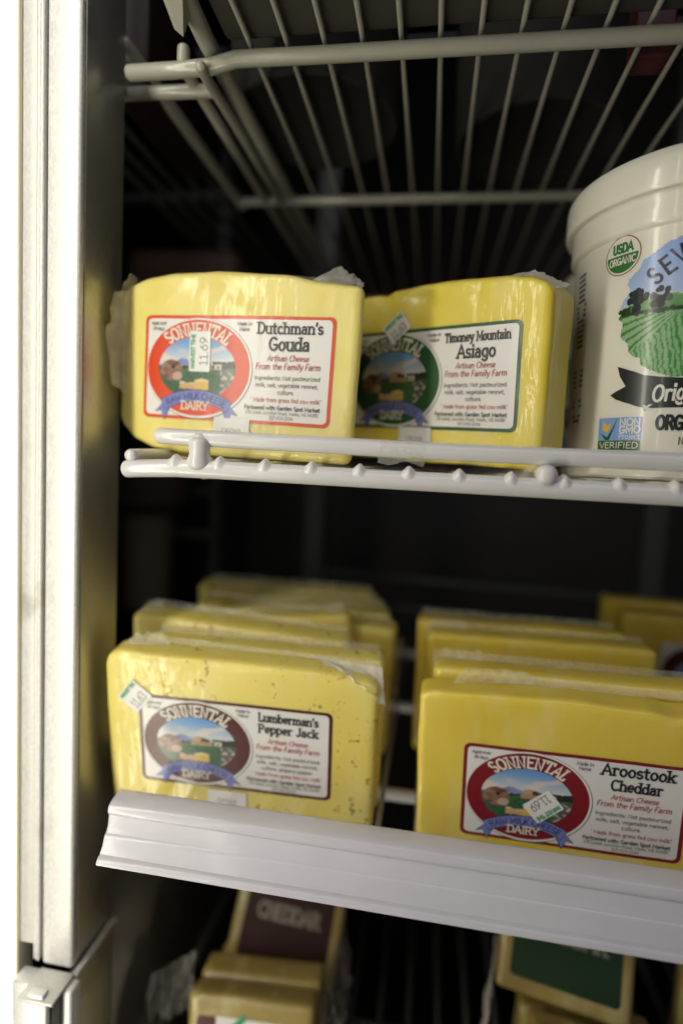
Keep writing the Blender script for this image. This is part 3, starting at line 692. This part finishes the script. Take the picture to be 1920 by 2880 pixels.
label_on(go, gp, M['orange'], "Dutchman's", 33, 4.9, 'Gouda', 20.6, 5.8)
sticker(go, gp, -18.6, 8.0, 90, 19.5, 11.4, '11.69', lift=.65)
date_tag(go, gp, -9.5, 10.0, -23.6)
crumple('wrap_film', go, gb, gD, [(-61, 7, 40), (-64, 10, -16), (-66, -6, -10), (-65.5, -8, 34)], 1.6, 2.0, bow=(-2.0, -3, 0), nu=30, mt=M['film2'])
crumple('wrap_film', go, gb, gD, [(-60, 6, 44), (-66, 8, 18), (-67, -4, 14), (-60, -3, 45)], 1.6, 5.0, bow=(-3, 0, 1), nu=24)
crumple('wrap_film', go, gb, gD, [(-70, 8, 30), (-20, 4, 45.5), (-18, 14, 50.5), (-66, 18, 48.5)], 1.4, 7.0, nu=34)
crumple('wrap_film', go, gb, gD, [(-20, 4, 46.4), (40, 5, 42.6), (42, 14, 46.6), (-18, 14, 50.2)], .6, 4.0, nu=34)
crumple('wrap_film', go, gb, gD, [(36, 3, 42.0), (60, 3, 38.0), (60, 12, 43.5), (47, 12, 52.5)], 1.4, 9.0, nu=22, mt=M['film2'])

ax = (-52, 63, -42.5, 47.6); aT = 28
def a_extra(x, y, z):
    for px, pz, sx_, sz_, d in ((-2, 40, 9, 3.6, 2.6), (-27, 42.5, 5, 2.6, 1.5), (-14, 44, 7, 2.5, .9), (28, 40, 3, 5, .8)):
        if y < 12: y += d * math.exp(-((x - px) / sx_) ** 2 - ((z - pz) / sz_) ** 2)
    z -= .5 * math.exp(-((x + 27) / 5) ** 2) * sm(38, 46, z)
    if x > 50: z -= 0
    return x, y, z
aD = make_deform(ax, aT, top=[(-52, 44.5), (-40, 45.2), (-33, 45.4), (-28, 44.8), (-22, 46.3), (0, 46.9), (17, 46.8), (40, 45.4), (52, 43.6), (58, 41.4), (63, 37.6)], bulge=.5, seed=8.3, extra=a_extra)
aM = pose((5.5, 2.0, -32.0), (108.5, 54.9, 45.6))
ao, ap, ab, aD = cheese('cheese_block', 'yellow cheese block with a green bordered label and a dented top edge', 'labelled cheese blocks', aM, ax, aT, M['asiago'], r=3.4, res=2.0, D=aD)
label_on(ao, ap, M['green'], 'Timoney Mountain', 34.5, 4.1, 'Asiago', 20.3, 5.9)
sticker(ao, ap, -18.4, 27.0, 35, 14.6, 11.2, '11.63')
date_tag(ao, ap, -15.5, 4.8, -24.4)
crumple('wrap_film', ao, ab, aD, [(40, 5, 45.6), (63, 5, 37.5), (66, 16, 40), (50, 14, 48.8)], 1.3, 3.0, nu=34, mt=M['film3'])
crumple('wrap_film', ao, ab, aD, [(10, 8, 44.5), (52, 8, 41.8), (54, 14, 45.2), (10, 14, 47.0)], .6, 14.0, nu=34)

# ================================================================== lower shelf cheeses
def slab(name_label, mtx, ext, T, mt, seed, r=3.0, group='cheese blocks standing in rows on the lower shelf', res=2.6, top=None, **k):
    D = make_deform(ext, T, bulge=.5, seed=seed, top=top)
    return cheese('cheese_block', name_label, group, mtx, ext, T, mt, r=r, res=res, D=D)
lM = pose((8.6, .2, 2.1), (22.7, 27.6, -148.2))
px_ = (-69.3, 73.0, -43, 47.6)
lo_, lp, lb, lD = slab('pepper flecked cheese block with a brown bordered label, foremost of its row', lM, px_, 18, M['pepper'], 1.0, r=3.6, group='labelled cheese blocks', res=2.0,
                  top=[(-69.3, 41), (-66, 46.6), (-60, 48.4), (-40, 47.4), (0, 47.2), (40, 46.4), (66, 44.0), (73, 41.5)])
label_on(lo_, lp, M['brown'], "Lumberman's", 31, 4.5, 'Pepper Jack', 31.0, 4.5, culture='culture, jalapeno pepper.', base1=17.0, base2=10.6)
sticker(lo_, lp, -52.5, 24.0, 51, 13.5, 13.5, '11.63')
date_tag(lo_, lp, -14.6, 6.4, -26.6)
crumple('wrap_film', lo_, lb, lD, [(36, 13, 48.6), (73.5, 13, 45.6), (77, -1.6, 29), (61, -1.6, 45.4)], 1.7, 6.0, nu=34, nv=14, mt=M['film3'], bow=(.6, -1.0, 1.2), ragged=.12)
crumple('wrap_film', lo_, lb, lD, [(-52, 14, 48.0), (72, 14, 44.6), (72, 17, 47.2), (-52, 18, 50.2)], .5, 16.0, nu=80)
crumple('wrap_film', lo_, lb, lD, [(-62, 8, 48.2), (-38, 12, 47.8), (-44, 16, 53.5), (-56, 14, 53)], 1.3, 17.0, nu=20)
crumple('wrap_film', lo_, lb, lD, [(73.2, 4, 34), (69, 6, -36), (72, 14, -38), (77, 14, 30)], 1.2, 18.0, nu=36)
def behind(mtx, dx, dy, dz, rz=0, rx=0, ry=0): return Matrix.Translation(Vector((dx, dy, dz)) * mm) @ mtx @ Matrix.Rotation(R(rz), 4, 'Z') @ Matrix.Rotation(R(rx), 4, 'X') @ Matrix.Rotation(R(ry), 4, 'Y')
G2 = 'unlabelled faces of pepper cheese behind the front block'
pp = [('pepper flecked cheese block pressed against the back of the brown labelled one', behind(lM, 2, 19.2, .6), (-62, 72, -43, 47.0), 18),
      ('pepper flecked cheese block third in its row, rounded end by the post', behind(lM, -15, 39.5, 5.5, -2.5, 0, 2.2), (-64, 66, -43, 47.5), 19),
      ('pepper flecked cheese block skewed across its row, one wrapped corner raised', behind(lM, 2, 64, 6, 11, -6, -2.2), (-40, 50, -43, 46), 18),
      ('pepper flecked cheese block fifth in its row, behind the skewed one', behind(lM, 8, 88, 1.5, -4, -3, 1), (-54, 66, -43, 46), 20),
      ('pepper flecked cheese block sixth in its row', behind(lM, -2, 108, 2, 2, -2), (-64, 72, -43, 46), 20),
      ('pepper flecked cheese block seventh in its row, dim and partly hidden', behind(lM, -7, 130, 3, -1), (-66, 70, -43, 46), 20),
      ('pepper flecked cheese block rearmost in its row', behind(lM, -13, 152, 3.5, 1), (-70, 68, -43, 47), 20)]
for k, (lab_, mt_, ext, T) in enumerate(pp):
    bo_, bp, bb, bD = slab(lab_, mt_, ext, T, M['pepper'], 20 + k * 3.3, r=3.4, res=3.2)
    e = ext
    crumple('wrap_film', bo_, bb, bD, [(e[0] + 6, T - 4, e[3]), (e[1] - 4, T - 4, e[3] - .5), (e[1] - 4, T, e[3] + 2.4), (e[0] + 6, T, e[3] + 3.0)], .6, 30.0 + k, nu=60)
    if k in (1, 2): c0 = e[0] + 2 if k == 1 else e[1] - 16; crumple('wrap_film', bo_, bb, bD, [(c0, 4, e[3] - 1), (c0 + 15, 10, e[3]), (c0 + 10, 14, e[3] + 5.0), (c0 + 3, 14, e[3] + 4.5)], 1.4, 40.0 + k, nu=18)
    if k >= 3: crumple('wrap_film', bo_, bb, bD, [(e[1], 2, 40), (e[1], 4, -30), (e[1] + 3, 14, -34), (e[1] + 5, 16, 36)], 1.4, 50.0 + k, nu=30)

cM = pose((7.0, -1.1, -1.7), (189.8, 31.5, -156.1))
cx_ = (-73.5, 76, -38, 50.5)
co, cp, cb, cD = slab('pale cheese block with a crimson bordered label, foremost of its row', cM, cx_, 18, M['cheddar'], 5.0, r=2.6, group='labelled cheese blocks', res=2.0,
                     top=[(-73.5, 48.5), (-66, 50.4), (-30, 50.8), (0, 51.4), (30, 50.0), (42, 48.0), (60, 49.8), (76, 49.5)])
label_on(co, cp, M['red'], 'Aroostook', 32, 5.6, 'Cheddar', 22.5, 5.2)
sticker(co, cp, -12.3, -4.0, 221, 15.2, 12.0, '11.69')
crumple('wrap_film', co, cb, cD, [(-58, 10, 50.6), (-18, 15, 51.8), (-22, 17.5, 56.5), (-50, 15, 59)], 1.5, 21.0, nu=30)
crumple('wrap_film', co, cb, cD, [(-30, 14, 51.4), (76, 14, 50.4), (76, 17.5, 53.6), (-30, 17.5, 55.2)], .8, 22.0, nu=70)
cc = [('pale cheese block pressed against the back of the crimson labelled one', behind(cM, 4.5, 18.8, 6.5), (-71, 78, -40, 49), 17),
      ('pale cheese block standing free halfway back, its bare face showing', behind(cM, 1, 68, 10.5, -.5, -5), (-72, 58, -43, 47.5), 19),
      ('pale cheese block next to last in its row', behind(cM, -4, 90, 13, .5, -5), (-74, 54, -43, 47), 19),
      ('pale cheese block rearmost in its row', behind(cM, -2, 116, 2, -2, -5), (-74, 56, -43, 45), 19)]
for k, (lab_, mt_, ext, T) in enumerate(cc):
    bo_, bp, bb, bD = slab(lab_, mt_, ext, T, M['cheddar'], 60 + k * 2.7, r=3.0, res=3.2)
    e = ext
    crumple('wrap_film', bo_, bb, bD, [(e[0] + 3, T - 4, e[3]), (e[1] - 4, T - 4, e[3] - .5), (e[1] - 4, T, e[3] + 2.4), (e[0] + 3, T, e[3] + 3.4)], .7, 70.0 + k, nu=60)
    if k < 2: crumple('wrap_film', bo_, bb, bD, [(e[0] - 1, 8, e[3] - 8), (e[0] + 26, 13, e[3]), (e[0] + 22, 17, e[3] + 5.0), (e[0] - 2, 16, e[3] + 5)], 1.4, 80.0 + k, nu=24)
# third row, far corner
rM = pose((3, 0, -3), (330, 205, -147))
fo, fp, fb, fD = slab('dim cheese block with a dark oval on its label, in the far row', rM, (-66, 66, -43, 46), 18, M['cheddar'], 90, group='labelled cheese blocks', res=3)
p = Print(); p.rrect(-38, 40, -20, 27, 2.5, 0, M['white']); flab = p.build('label', fp, fo)
p = Print(); p.ellipse(-16, 4, 20, 20, .1, M['brown']); p.ellipse(-16, 4, 11, 10, .15, M['tubblue']); p.build('emblem', fp, flab)
slab('dim cheese block behind the one with a dark oval on its label', behind(rM, -8, 30, 3, -2), (-64, 66, -43, 47), 20, M['cheddar'], 95, res=3.4)
slab('cheese block at the near end of the far row, beside the pale ones', behind(rM, 24, -60, -3, 0), (-60, 66, -43, 44), 20, M['cheddar'], 97, res=3.4)

# ================================================================== bottom shelf stacks
GB = 'small labelled cheese blocks on the bottom shelf'
def small(label, mtx, seed, ext=(-38, 38, -45, 45), T=19, cat='cheese'):
    D = make_deform(ext, T, bulge=.4, seed=seed); return cheese('cheese_block', label, GB, mtx, ext, T, M['dimcheddar'], r=3.2, res=3.4, D=D)
a1, ap1, ab1, aD1 = small('small cheese block with a brown label and white panel, nearest of its stack', pose((-16, -2.5, 1.5), (30.5, 44, -360)), 101)
p = Print(); p.rrect(-32, 32, -34, 34, 3, 0, M['brown']); l1 = p.build('label', ap1, a1)
p = Print(); p.grid([-20, 0, 20], lambda x: 34.4, lambda x: -20, 6, .1, M['white']); p.poly([(-16, 26), (-3, 37), (-1, 35), (-13, 22)], .2, M['tealink'])
p.poly([(-7, 24), (8, 24), (5, 29), (0, 31), (-5, 29)], .2, M['brown']); p.text('1058', 11, 27, 3.4, 10, M['greyink'], .2, False, .12); p.build('panel', ap1, l1)
a2, ap2, ab2, aD2 = small('small cheese block second in the bottom row, dark corner of its label showing', pose((-3, -2.5, 2.5), (31, 72, -365)), 104)
p = Print(); p.rrect(-30, 31, -34, 32, 3, 0, M['brown']); l2 = p.build('label', ap2, a2)
p = Print(); p.grid([-24, 0, 22], lambda x: 33, lambda x: -20, 6, .1, M['white']); p.poly([(-32, 37), (-20, 42), (-18, 35)], .2, M['tealink']); p.build('panel', ap2, l2)
small('small plain cheese block hidden under the raised brown labelled one', pose((-2, 0, 4), (30, 100, -382)), 106)
M['darkbrown'] = paper('very_dark_brown_print', (.030, .006, .005), .75); M['darkbrown'].node_tree.nodes['Principled BSDF'].inputs['Coat Weight'].default_value = .05; M['darkgreen'] = paper('very_dark_green_print', (.006, .035, .008), .75)  # dark label colours pushed nearer black for the bottom shelf's shade
def dark_label(o_, pl, ink, words):
    p = Print(); p.rrect(-31, 31, -36, 38, 3, 0, ink); l_ = p.build('label', pl, o_)
    t = Print(); y = -12
    for s, h, w in words: t.text(s, 0, y, h, w, M['greyink'] if ink != M['brown'] else M['greyink'], .12, True, .2); y -= h * 1.45
    for q in t.mats: pass
    t.mats = [M['dimcream']]; t.build('lettering', pl, l_)
M['dimcream'] = mat('shaded_cream_ink', (.26, .235, .18), .6)  # cream ink dimmed to carry the bottom shelf's shade
W_ = [('CHEDDAR', 8.5, 44)]
c1, cp1, cb1, cD1 = small('small cheese block leaning back with a dark brown label and pale lettering', pose((-30, 7, 3), (36, 124, -308)), 108)
dark_label(c1, cp1, M['darkbrown'], W_)
d1, dp1, db1, dD1 = small('small cheese block leaning back with a dark green label and pale lettering', pose((-26, 5, -6), (214, 100, -270)), 111, ext=(-38, 38, -45, 45))
dark_label(d1, dp1, M['darkgreen'], W_)
small('small cheese block standing in front of the green labelled one', pose((-3, 3, -3), (224, 60, -358)), 113)
small('small cheese block standing behind the nearest green row block', pose((-3, 3, -3), (222, 84, -366)), 115)
small('small cheese block at the far end of the bottom shelf', pose((-6, 3, -8), (318, 96, -318)), 118)
for k, (q, lab_) in enumerate((([(70, 46, -305), (76, 110, -300), (84, 108, -345), (80, 44, -350)], 'crumpled clear wrapper hanging beside the brown labelled stack'), ([(164, 62, -300), (172, 100, -285), (168, 96, -345), (158, 62, -350)], 'crumpled clear wrapper hanging beside the green labelled stack'),
                               ([(-38, 60, -318), (-12, 70, -305), (-14, 70, -350), (-40, 64, -360)], 'crumpled clear wrapper bunched left of the brown labelled stack'))):
    c_ = Vector(q[0]) * mm; fo_ = crumple('loose_wrapper', None, c_, None, q, 6, 90 + k, nu=40, nv=20, mt=M['dimfilm']); fo_.location = c_
    tag(fo_, lab_, 'wrapper')

# ================================================================== yogurt tubs
TR = lambda z: .0505 + .004 * z / .125
def lathe(prof, seg=120):
    v, f = [], []; n = len(prof)
    for k in range(seg):
        a = 2 * math.pi * k / seg
        for r, z in prof: v.append((r * math.cos(a), r * math.sin(a), z))
    for k in range(seg):
        for j in range(n - 1):
            a, b = k * n + j, ((k + 1) % seg) * n + j; f.append([a, b, b + 1, a + 1])
    return v, f
def tub_ink(name, layers, par, mt=None, color=None):
    """layers: Print in (degrees, mm); wraps it on the tub"""
    def place(u, v, h): r = TR(v * mm) + .00012 + h * mm; a = R(u); return Vector((r * math.sin(a), -r * math.cos(a), v * mm))
    return layers.build(name, place, par, color)
def finish(o_, ang=35):
    bm = bmesh.new(); bm.from_mesh(o_.data); bmesh.ops.recalc_face_normals(bm, faces=bm.faces[:])
    for e in bm.edges:
        if len(e.link_faces) == 2 and e.calc_face_angle(0) > R(ang): e.smooth = False
    bm.to_mesh(o_.data); bm.free()
SKY = [(-26.3, 103.3), (-27.6, 101.2), (-31.1, 100.6), (-34.6, 98.5), (-38.8, 96.0), (-42.0, 94.8), (-42.8, 91.8), (-45.8, 89.6), (-47.9, 87.8), (-48.5, 86.3), (-46.7, 82.3)]
LAND = [(-46.7, 82.3), (-49.9, 79.7), (-51.6, 76.1), (-52.6, 73.6), (-50.2, 73.5), (-52.2, 71.4), (-49.9, 69.8), (-50.0, 65.8), (-50.5, 63.3), (-46.4, 60.0), (-45.7, 56.6), (-43.7, 54.1), (-40.0, 53.1), (-39.8, 50.4), (-35.5, 47.8), (-30.1, 45.5), (-25.5, 44.0), (-20.9, 43.9)]
def left_edge(z):
    P = SKY + LAND[1:]
    best = None
    for (a, b), (c, d) in zip(P, P[1:]):
        lo, hi = min(b, d), max(b, d)
        if lo <= z <= hi and hi > lo:
            x = a + (c - a) * (z - b) / (d - b)
            if best is None or x < best: best = x
    return best if best is not None else -20
def tubpaint(u, z):
    """farm scene: u degrees, z mm"""
    hor = 76.5 + 3.0 * math.sin((u + 45) * .09) - .04 * (u + 30)
    if z > hor: return lerp((.42, .53, .80), (.24, .40, .78), sm(hor, 104, z))
    if z > hor - .5: return (.55, .68, .45)
    c = lerp((.05, .22, .04), (.22, .42, .16), .5 + .8 * nz(u * .12, z * .25, 2))
    if u > -46 and z > 73.6 + .8 * nz(u * .2, 0, 3): return c
    if z > 71.8 + .6 * nz(u * .3, 1, 3): return (.012, .045, .018) if u > -47 or z > 72.5 else (.02, .08, .02)
    # ploughed rows fan out from a point on the skyline
    dx, dz = u + 22, 74.5 - z
    a = math.atan2(dz, dx * .9); row = math.sin(a * 44 + .8 * nz(u * .2, z * .3, 5))
    edge = 61 - (u + 40) * -.62
    if z > 52 + (u + 50) * .72 + 1.0 * nz(u * .4, z * .3, 6) or z > 71:
        return (.055, .20, .06) if row > .45 + .3 * nz(u * .9, z * .9, 8) else (.27, .47, .22)
    g = math.sin(u * 2.6 + 3.2 * nz(u * .25, z * .3, 7) + z * .55) + .9 * nz(u * .8, z * .35, 9)
    return (.045, .22, .05) if g > .35 else (.24, .46, .19)
def make_tub(label, loc, rot):
    t = root('yogurt_tub', label, 'tub', 'white yogurt tubs', Matrix.Translation(loc) @ Matrix.Rotation(R(rot), 4, 'Z'))
    prof = [(.0, .001), (.047, .001), (.0490, .0), (.0502, .0012), (.0505, .003), (TR(.03), .03), (TR(.06), .06), (TR(.09), .09), (TR(.1075), .1075), (.0556, .1086), (.0562, .1100), (.0563, .1170), (.0560, .1205), (.0563, .1215), (.0563, .1240)]
    b = mesh('body', *lathe(prof), M['tub'], t); finish(b)
    prof = [(.0558, .1215), (.0590, .1213), (.0596, .1220), (.0598, .1235), (.0598, .1330), (.0594, .1358), (.0586, .1372), (.0572, .1378), (.0560, .1372), (.0552, .1350), (.050, .1342), (.0, .1340)]
    l = mesh('lid', *lathe(prof), M['tub'], t); finish(l)
    # landscape
    p = Print(); us = [-53 + 1.0 * i * .55 for i in range(151)]; zs = [43.6 + i * .55 for i in range(112)]
    v, f, idx = [], [], {}
    def keep(u, z):
        e = left_edge(z) if u < -18 else left_edge(z - 1.5 * math.sin(u)); top = 103.3 + 2 * math.sin((u + 20) * .1)
        bot = 43.6 + max(0, (u - 10)) * .25
        return e <= u <= -36 - e and z <= top and z >= bot
    for i, u in enumerate(us[:-1]):
        for j, z in enumerate(zs[:-1]):
            if keep(u + .27, z + .27):
                q = []
                for di, dj in ((0, 0), (1, 0), (1, 1), (0, 1)):
                    k = (i + di, j + dj)
                    if k not in idx: idx[k] = len(v); v.append((us[k[0]], zs[k[1]]))
                    q.append(idx[k])
                f.append(q)
    p.add(v, f, 0, M['tubart']); pic = tub_ink('picture', p, t, color=tubpaint)
    p = Print()
    for tx, tz, s in ((-43.0, 77.6, 1.0), (-33.2, 77.4, 1.0), (-4, 78, 1.1), (6, 77, .8)):
        p = Print()
        p.add([(tx - .5 * s, tz - 2), (tx + .5 * s, tz - 2), (tx + .9 * s, tz - 6.2 * s), (tx - .9 * s, tz - 6.2 * s)], [[0, 1, 2, 3]], .04, M['tubpurple'])
        rnd = random.Random(int(tx * 10)); 
        for i in range(26):
            a, rr = rnd.uniform(0, 6.28), rnd.random() ** .5; cx, cy, q = tx + rr * 4.2 * s * math.cos(a), tz + 1 + rr * 4.4 * s * math.sin(a), rnd.uniform(.9, 1.6) * s
            p.add([(cx + q * (1 + .3 * rnd.random()) * math.cos(k * .9), cy + q * (1 + .3 * rnd.random()) * math.sin(k * .9)) for k in range(7)], [list(range(7))], .03 + i * .002, M['tubink'])
        tub_ink('tree', p, pic)
    # lettering
    L = Print()
    def stk(s, cx, base, h, w, mt_, rot=0, stroke=.24, serif=False, lay=.1, slant=0): 
        c, sn = math.cos(R(rot)), math.sin(R(rot)); k = 1.10
        for pts, hw in strokes(s, h, w, serif, .02, slant, stroke):
            v, f = ribbon([(x * c - y * sn, x * sn + y * c) for x, y in pts], hw); L.k = (L.k + 1) % 6
            L.add([(cx + a * k, base + b) for a, b in v], f, lay + L.k * .004, mt_)
    for ch, u, z, rt in (('S', -36.2, 87.3, 38), ('E', -31.2, 90.9, 34), ('V', -26.4, 94.4, 28), ('E', -21.4, 96.6, 18), ('N', -16, 98.0, 6),
                         ('S', -9.6, 97.6, -8), ('T', -4.8, 96.0, -18), ('A', 0, 93.2, -27), ('R', 4.8, 89.8, -34), ('S', 9.6, 85.6, -38)):
        a_ = R(rt); stk(ch, u + 3.6 * math.sin(a_) * 1.1, z - 3.6 * math.cos(a_), 7.2, 4.3, M['tubink'], rt, .17)
    stk('Original', -20.3, 34.6, 6.6, 23.5, M['tubwhite'], 4, .17, slant=.15)
    stk('ORGANIC', -18.0, 22.0, 5.6, 22.5, M['tubink'], 0, .24); stk('NET WT 32', -11.6, 15.6, 3.0, 16, M['tubink'], 0, .17)
    B = Print(); ban = [(-50.7, 50.2), (-49.5, 50.4), (-43.9, 47.9), (-36.6, 45.3), (-30.0, 44.3), (-20.8, 43.6), (-6, 43.2), (-6, 31.0), (-19.7, 31.3), (-32.7, 31.1), (-35.3, 29.9), (-37.9, 31.6), (-46.6, 34.0), (-50.7, 35.6), (-53.9, 37.6), (-51.0, 39.1), (-45.7, 40.9), (-48.7, 45.6)]
    def bt(u): return interp([(-50.7, 50.3), (-49.5, 50.4), (-43.9, 47.9), (-36.6, 45.3), (-30, 44.3), (-20.8, 43.6), (-6, 43.2)], u)
    def bb_(u): return interp([(-50.7, 39.3), (-46, 34.0), (-37.9, 31.6), (-32.7, 31.1), (-20, 31.2), (-6, 31)], u)
    cols = [-45.7 + i * .9 for i in range(31)]; B.grid(cols + [-18], bt, bb_, 4, .06, M['tubink'])
    B.add([(-45.7, 47.9 + .7), (-50.7, 50.3), (-49.2, 45.8), (-45.7, 40.9)], [[0, 1, 2, 3]], .062, M['tubink']); B.add([(-45.7, 41.2), (-51, 39.1), (-53.9, 37.6), (-50.7, 35.6), (-45.7, 33.9)], [[0, 1, 2, 3, 4]], .064, M['tubink'])
    B.grid([-18] + [-36 - c for c in reversed(cols)], lambda u: bt(-36 - u), lambda u: bb_(-36 - u), 4, .06, M['tubink'])
    fold = [(-37.2, 32.3), (-32.9, 32.8), (-22.8, 34.8), (-22.7, 33.5), (-30.1, 31.4), (-36.0, 29.9)]; B.add(fold, [[0, 1, 2, 3, 4, 5]], .09, M['tubwhite'])
    B.add([(-37.2, 32.3), (-36.9, 31.9), (-35.9, 30.2), (-36.0, 29.7)], [[0, 1, 2, 3]], .10, M['tubink'])
    ban_ = tub_ink('banner', B, t)
    # round organic seal
    U = Print(); cu, cz = -52.3, 99.3; U.ellipse(cu, cz, 9.3, 8.6, .02, M['tubbrown'], 30, 6); U.ellipse(cu, cz, 8.8, 8.1, .05, M['tubwhite'], 30, 6)
    tl = lambda u: cz + .2 - (u - cu) * .10
    cols = [cu - 8.1 * math.cos(math.pi * i / 24) for i in range(25)]; g = lambda u: 7.4 * math.sqrt(max(0, 1 - ((u - cu) / 8.15) ** 2)) + .01
    U.grid(cols, lambda u: min(cz + .3, cz + g(u)), lambda u: cz - g(u), 5, .08, M['tubgreen'])
    stk('USDA', cu + .2, cz + 1.4, 3.7, 9.4, M['tubgreen'], 0, .27); stk('ORGANIC', cu + .1, cz - 3.7, 2.9, 12.4, M['tubwhite'], 0, .17, lay=.12)
    tub_ink('seal', U, t)
    # verified mark
    V = Print(); x0, x1 = -59.8, -36.6; V.grid([x0 + i * (x1 - x0) / 12 for i in range(13)], lambda u: 27.4, lambda u: 17.0, 3, .02, M['tubblue']); V.grid([x0 - .1 + i * (x1 - x0) / 12 for i in range(13)], lambda u: 17.0, lambda u: 12.6, 2, .03, M['tubdark'])
    V.add([(x0 + .6, 26.8), (x0 + 9.8, 26.8), (x0 + 9.8, 17.4), (x0 + .6, 17.4)], [[0, 1, 2, 3]], .04, M['tubpicblue'])
    for pts, mt_ in (([(x0 + 2.8, 26.4), (x0 + 5.6, 23.4), (x0 + 5.4, 20.6), (x0 + 2.6, 22.0)], 'tubyellow'), ([(x0 + 7.4, 25.4), (x0 + 5.6, 23.4), (x0 + 5.4, 20.6), (x0 + 7.2, 22.8)], 'tubyellow'),
                     ([(x0 + 1.2, 20.6), (x0 + 4.6, 17.2), (x0 + 6.8, 17.2), (x0 + 11.4, 27.8), (x0 + 8.6, 23.0), (x0 + 5.6, 18.6)], 'tubdark')): V.poly(pts, .07 if mt_ == 'tubyellow' else .09, M[mt_])
    tub_ink('verified_mark', V, t)
    stk('NON', x1 - 5.8, 23.8, 3.0, 9.6, M['tubwhite'], 0, .26); stk('GMO', x1 - 5.8, 20.4, 3.0, 9.6, M['tubwhite'], 0, .26); stk('Project', x1 - 5.8, 17.7, 2.3, 9.6, M['tubwhite'], 0, .15); stk('VERIFIED', (x0 + x1) / 2, 13.6, 2.6, 19, M['tubwhite'], 0, .15)
    # fine print column running round the side
    rnd = random.Random(4)
    for i in range(32):
        z = 98 - i * 2.45
        if z < 62 and z > 52 or z < 42 and rnd.random() < .5: continue
        w = rnd.uniform(7, 12); L.add([(-81.5 - w / 2, z), (-81.5 + w / 2, z), (-81.5 + w / 2, z + 1.1), (-81.5 - w / 2, z + 1.1)], [[0, 1, 2, 3]], .05, M['tubink'])
    tub_ink('lettering', L, t)
    return t
M['tubpicblue'] = mat('tub_pale_blue_ink', (.16, .30, .55), .3, coat=.3)
make_tub('tall white yogurt tub with a green farm picture, in front beside the green labelled cheese', Vector((.2355, .068, 0)), 0)
make_tub('white yogurt tub mostly hidden behind the front tub, its edge showing in the gap', Vector((.2585, .190, 0)), -38)

# ================================================================== things on the shelf overhead and far back
def pot(label, x, y, z, r, h, colr, g='round pots standing on the overhead shelf'):
    t = root('food_pot', label, 'pot', g, loc=(x, y, z)); mt_ = mat('pot_plastic', colr, .8, spec=.2)
    mesh('body', *lathe([(0, .002), (r * .86, .002), (r * .88, 0), (r * .93, .001), (r, h * .9), (r * 1.0, h)], 48), mt_, t); mesh('lid', *lathe([(r * 1.0, h - .004), (r * 1.05, h - .004), (r * 1.05, h + .004), (0, h + .004)], 48), mt_, t)
pot('dim pot on the overhead shelf, its round base nearest the side rod', .035, .10, .1965, .052, .09, (.022, .022, .02))
pot('dim pot on the overhead shelf, its round base behind the centre wires', .165, .13, .1965, .052, .09, (.022, .022, .02))
tag(box('flat_carton', (.006, -.06, .1968), (.335, .030, .235), .003, mat('dull_carton', (.05, .046, .033), .8)), 'dull wide carton along the front of the overhead shelf, seen through the wires', 'carton')
tag(box('red_packet', (.196, .055, .1968), (.214, .070, .25), .002, mat('red_card', (.07, .012, .015), .5)), 'small red cornered packet lying on the overhead shelf wires', 'packet')
tag(box('dark_red_packet', (-.075, .06, .200), (-.050, .16, .26), .003, mat('dark_red_card', (.02, .006, .005), .5)), 'dark red packet beyond the overhead shelf, beside the door post', 'packet')
tag(box('brown_packet', (-.20, .30, .125), (-.085, .40, .205), .01, mat('brown_wrap', (.10, .06, .045), .5)), 'blurred brown packet far back above the orange labelled cheese', 'packet')
pot('dim pale pot far back beside the door post, above the pepper cheese', -.232, .42, -.19, .030, .115, (.22, .20, .14), 'pots far back in the case')
pot('dim grey pot far back beside the door post, just under the middle shelf', -.215, .40, -.06, .045, .040, (.09, .07, .065), 'pots far back in the case')
ns = root('side_rack', 'dim wire rack standing beyond the door post, its rails level with the overhead shelf', 'rack', loc=(-.3, .38, 0))
no = Vector((-.3, .38, 0))
for z, y in ((.285, .38), (.205, .44), (.34, .2), (-.045, .44), (-.10, .44)): rod('rail', (-.55, y, z), (-.115 if z > .2 else -.15, y, z + .004), .0055, M['upright'], ns, no)
for x in (-.13, -.115, -.10, -.085, -.07): rod('rail', (x, .06, .215), (x, .50, .215), .0022, M['upright'], ns, no)
for x in (-.16, -.34): rod('post', (x, .46, -.69), (x, .46, .5), .007, M['upright'], ns, no)
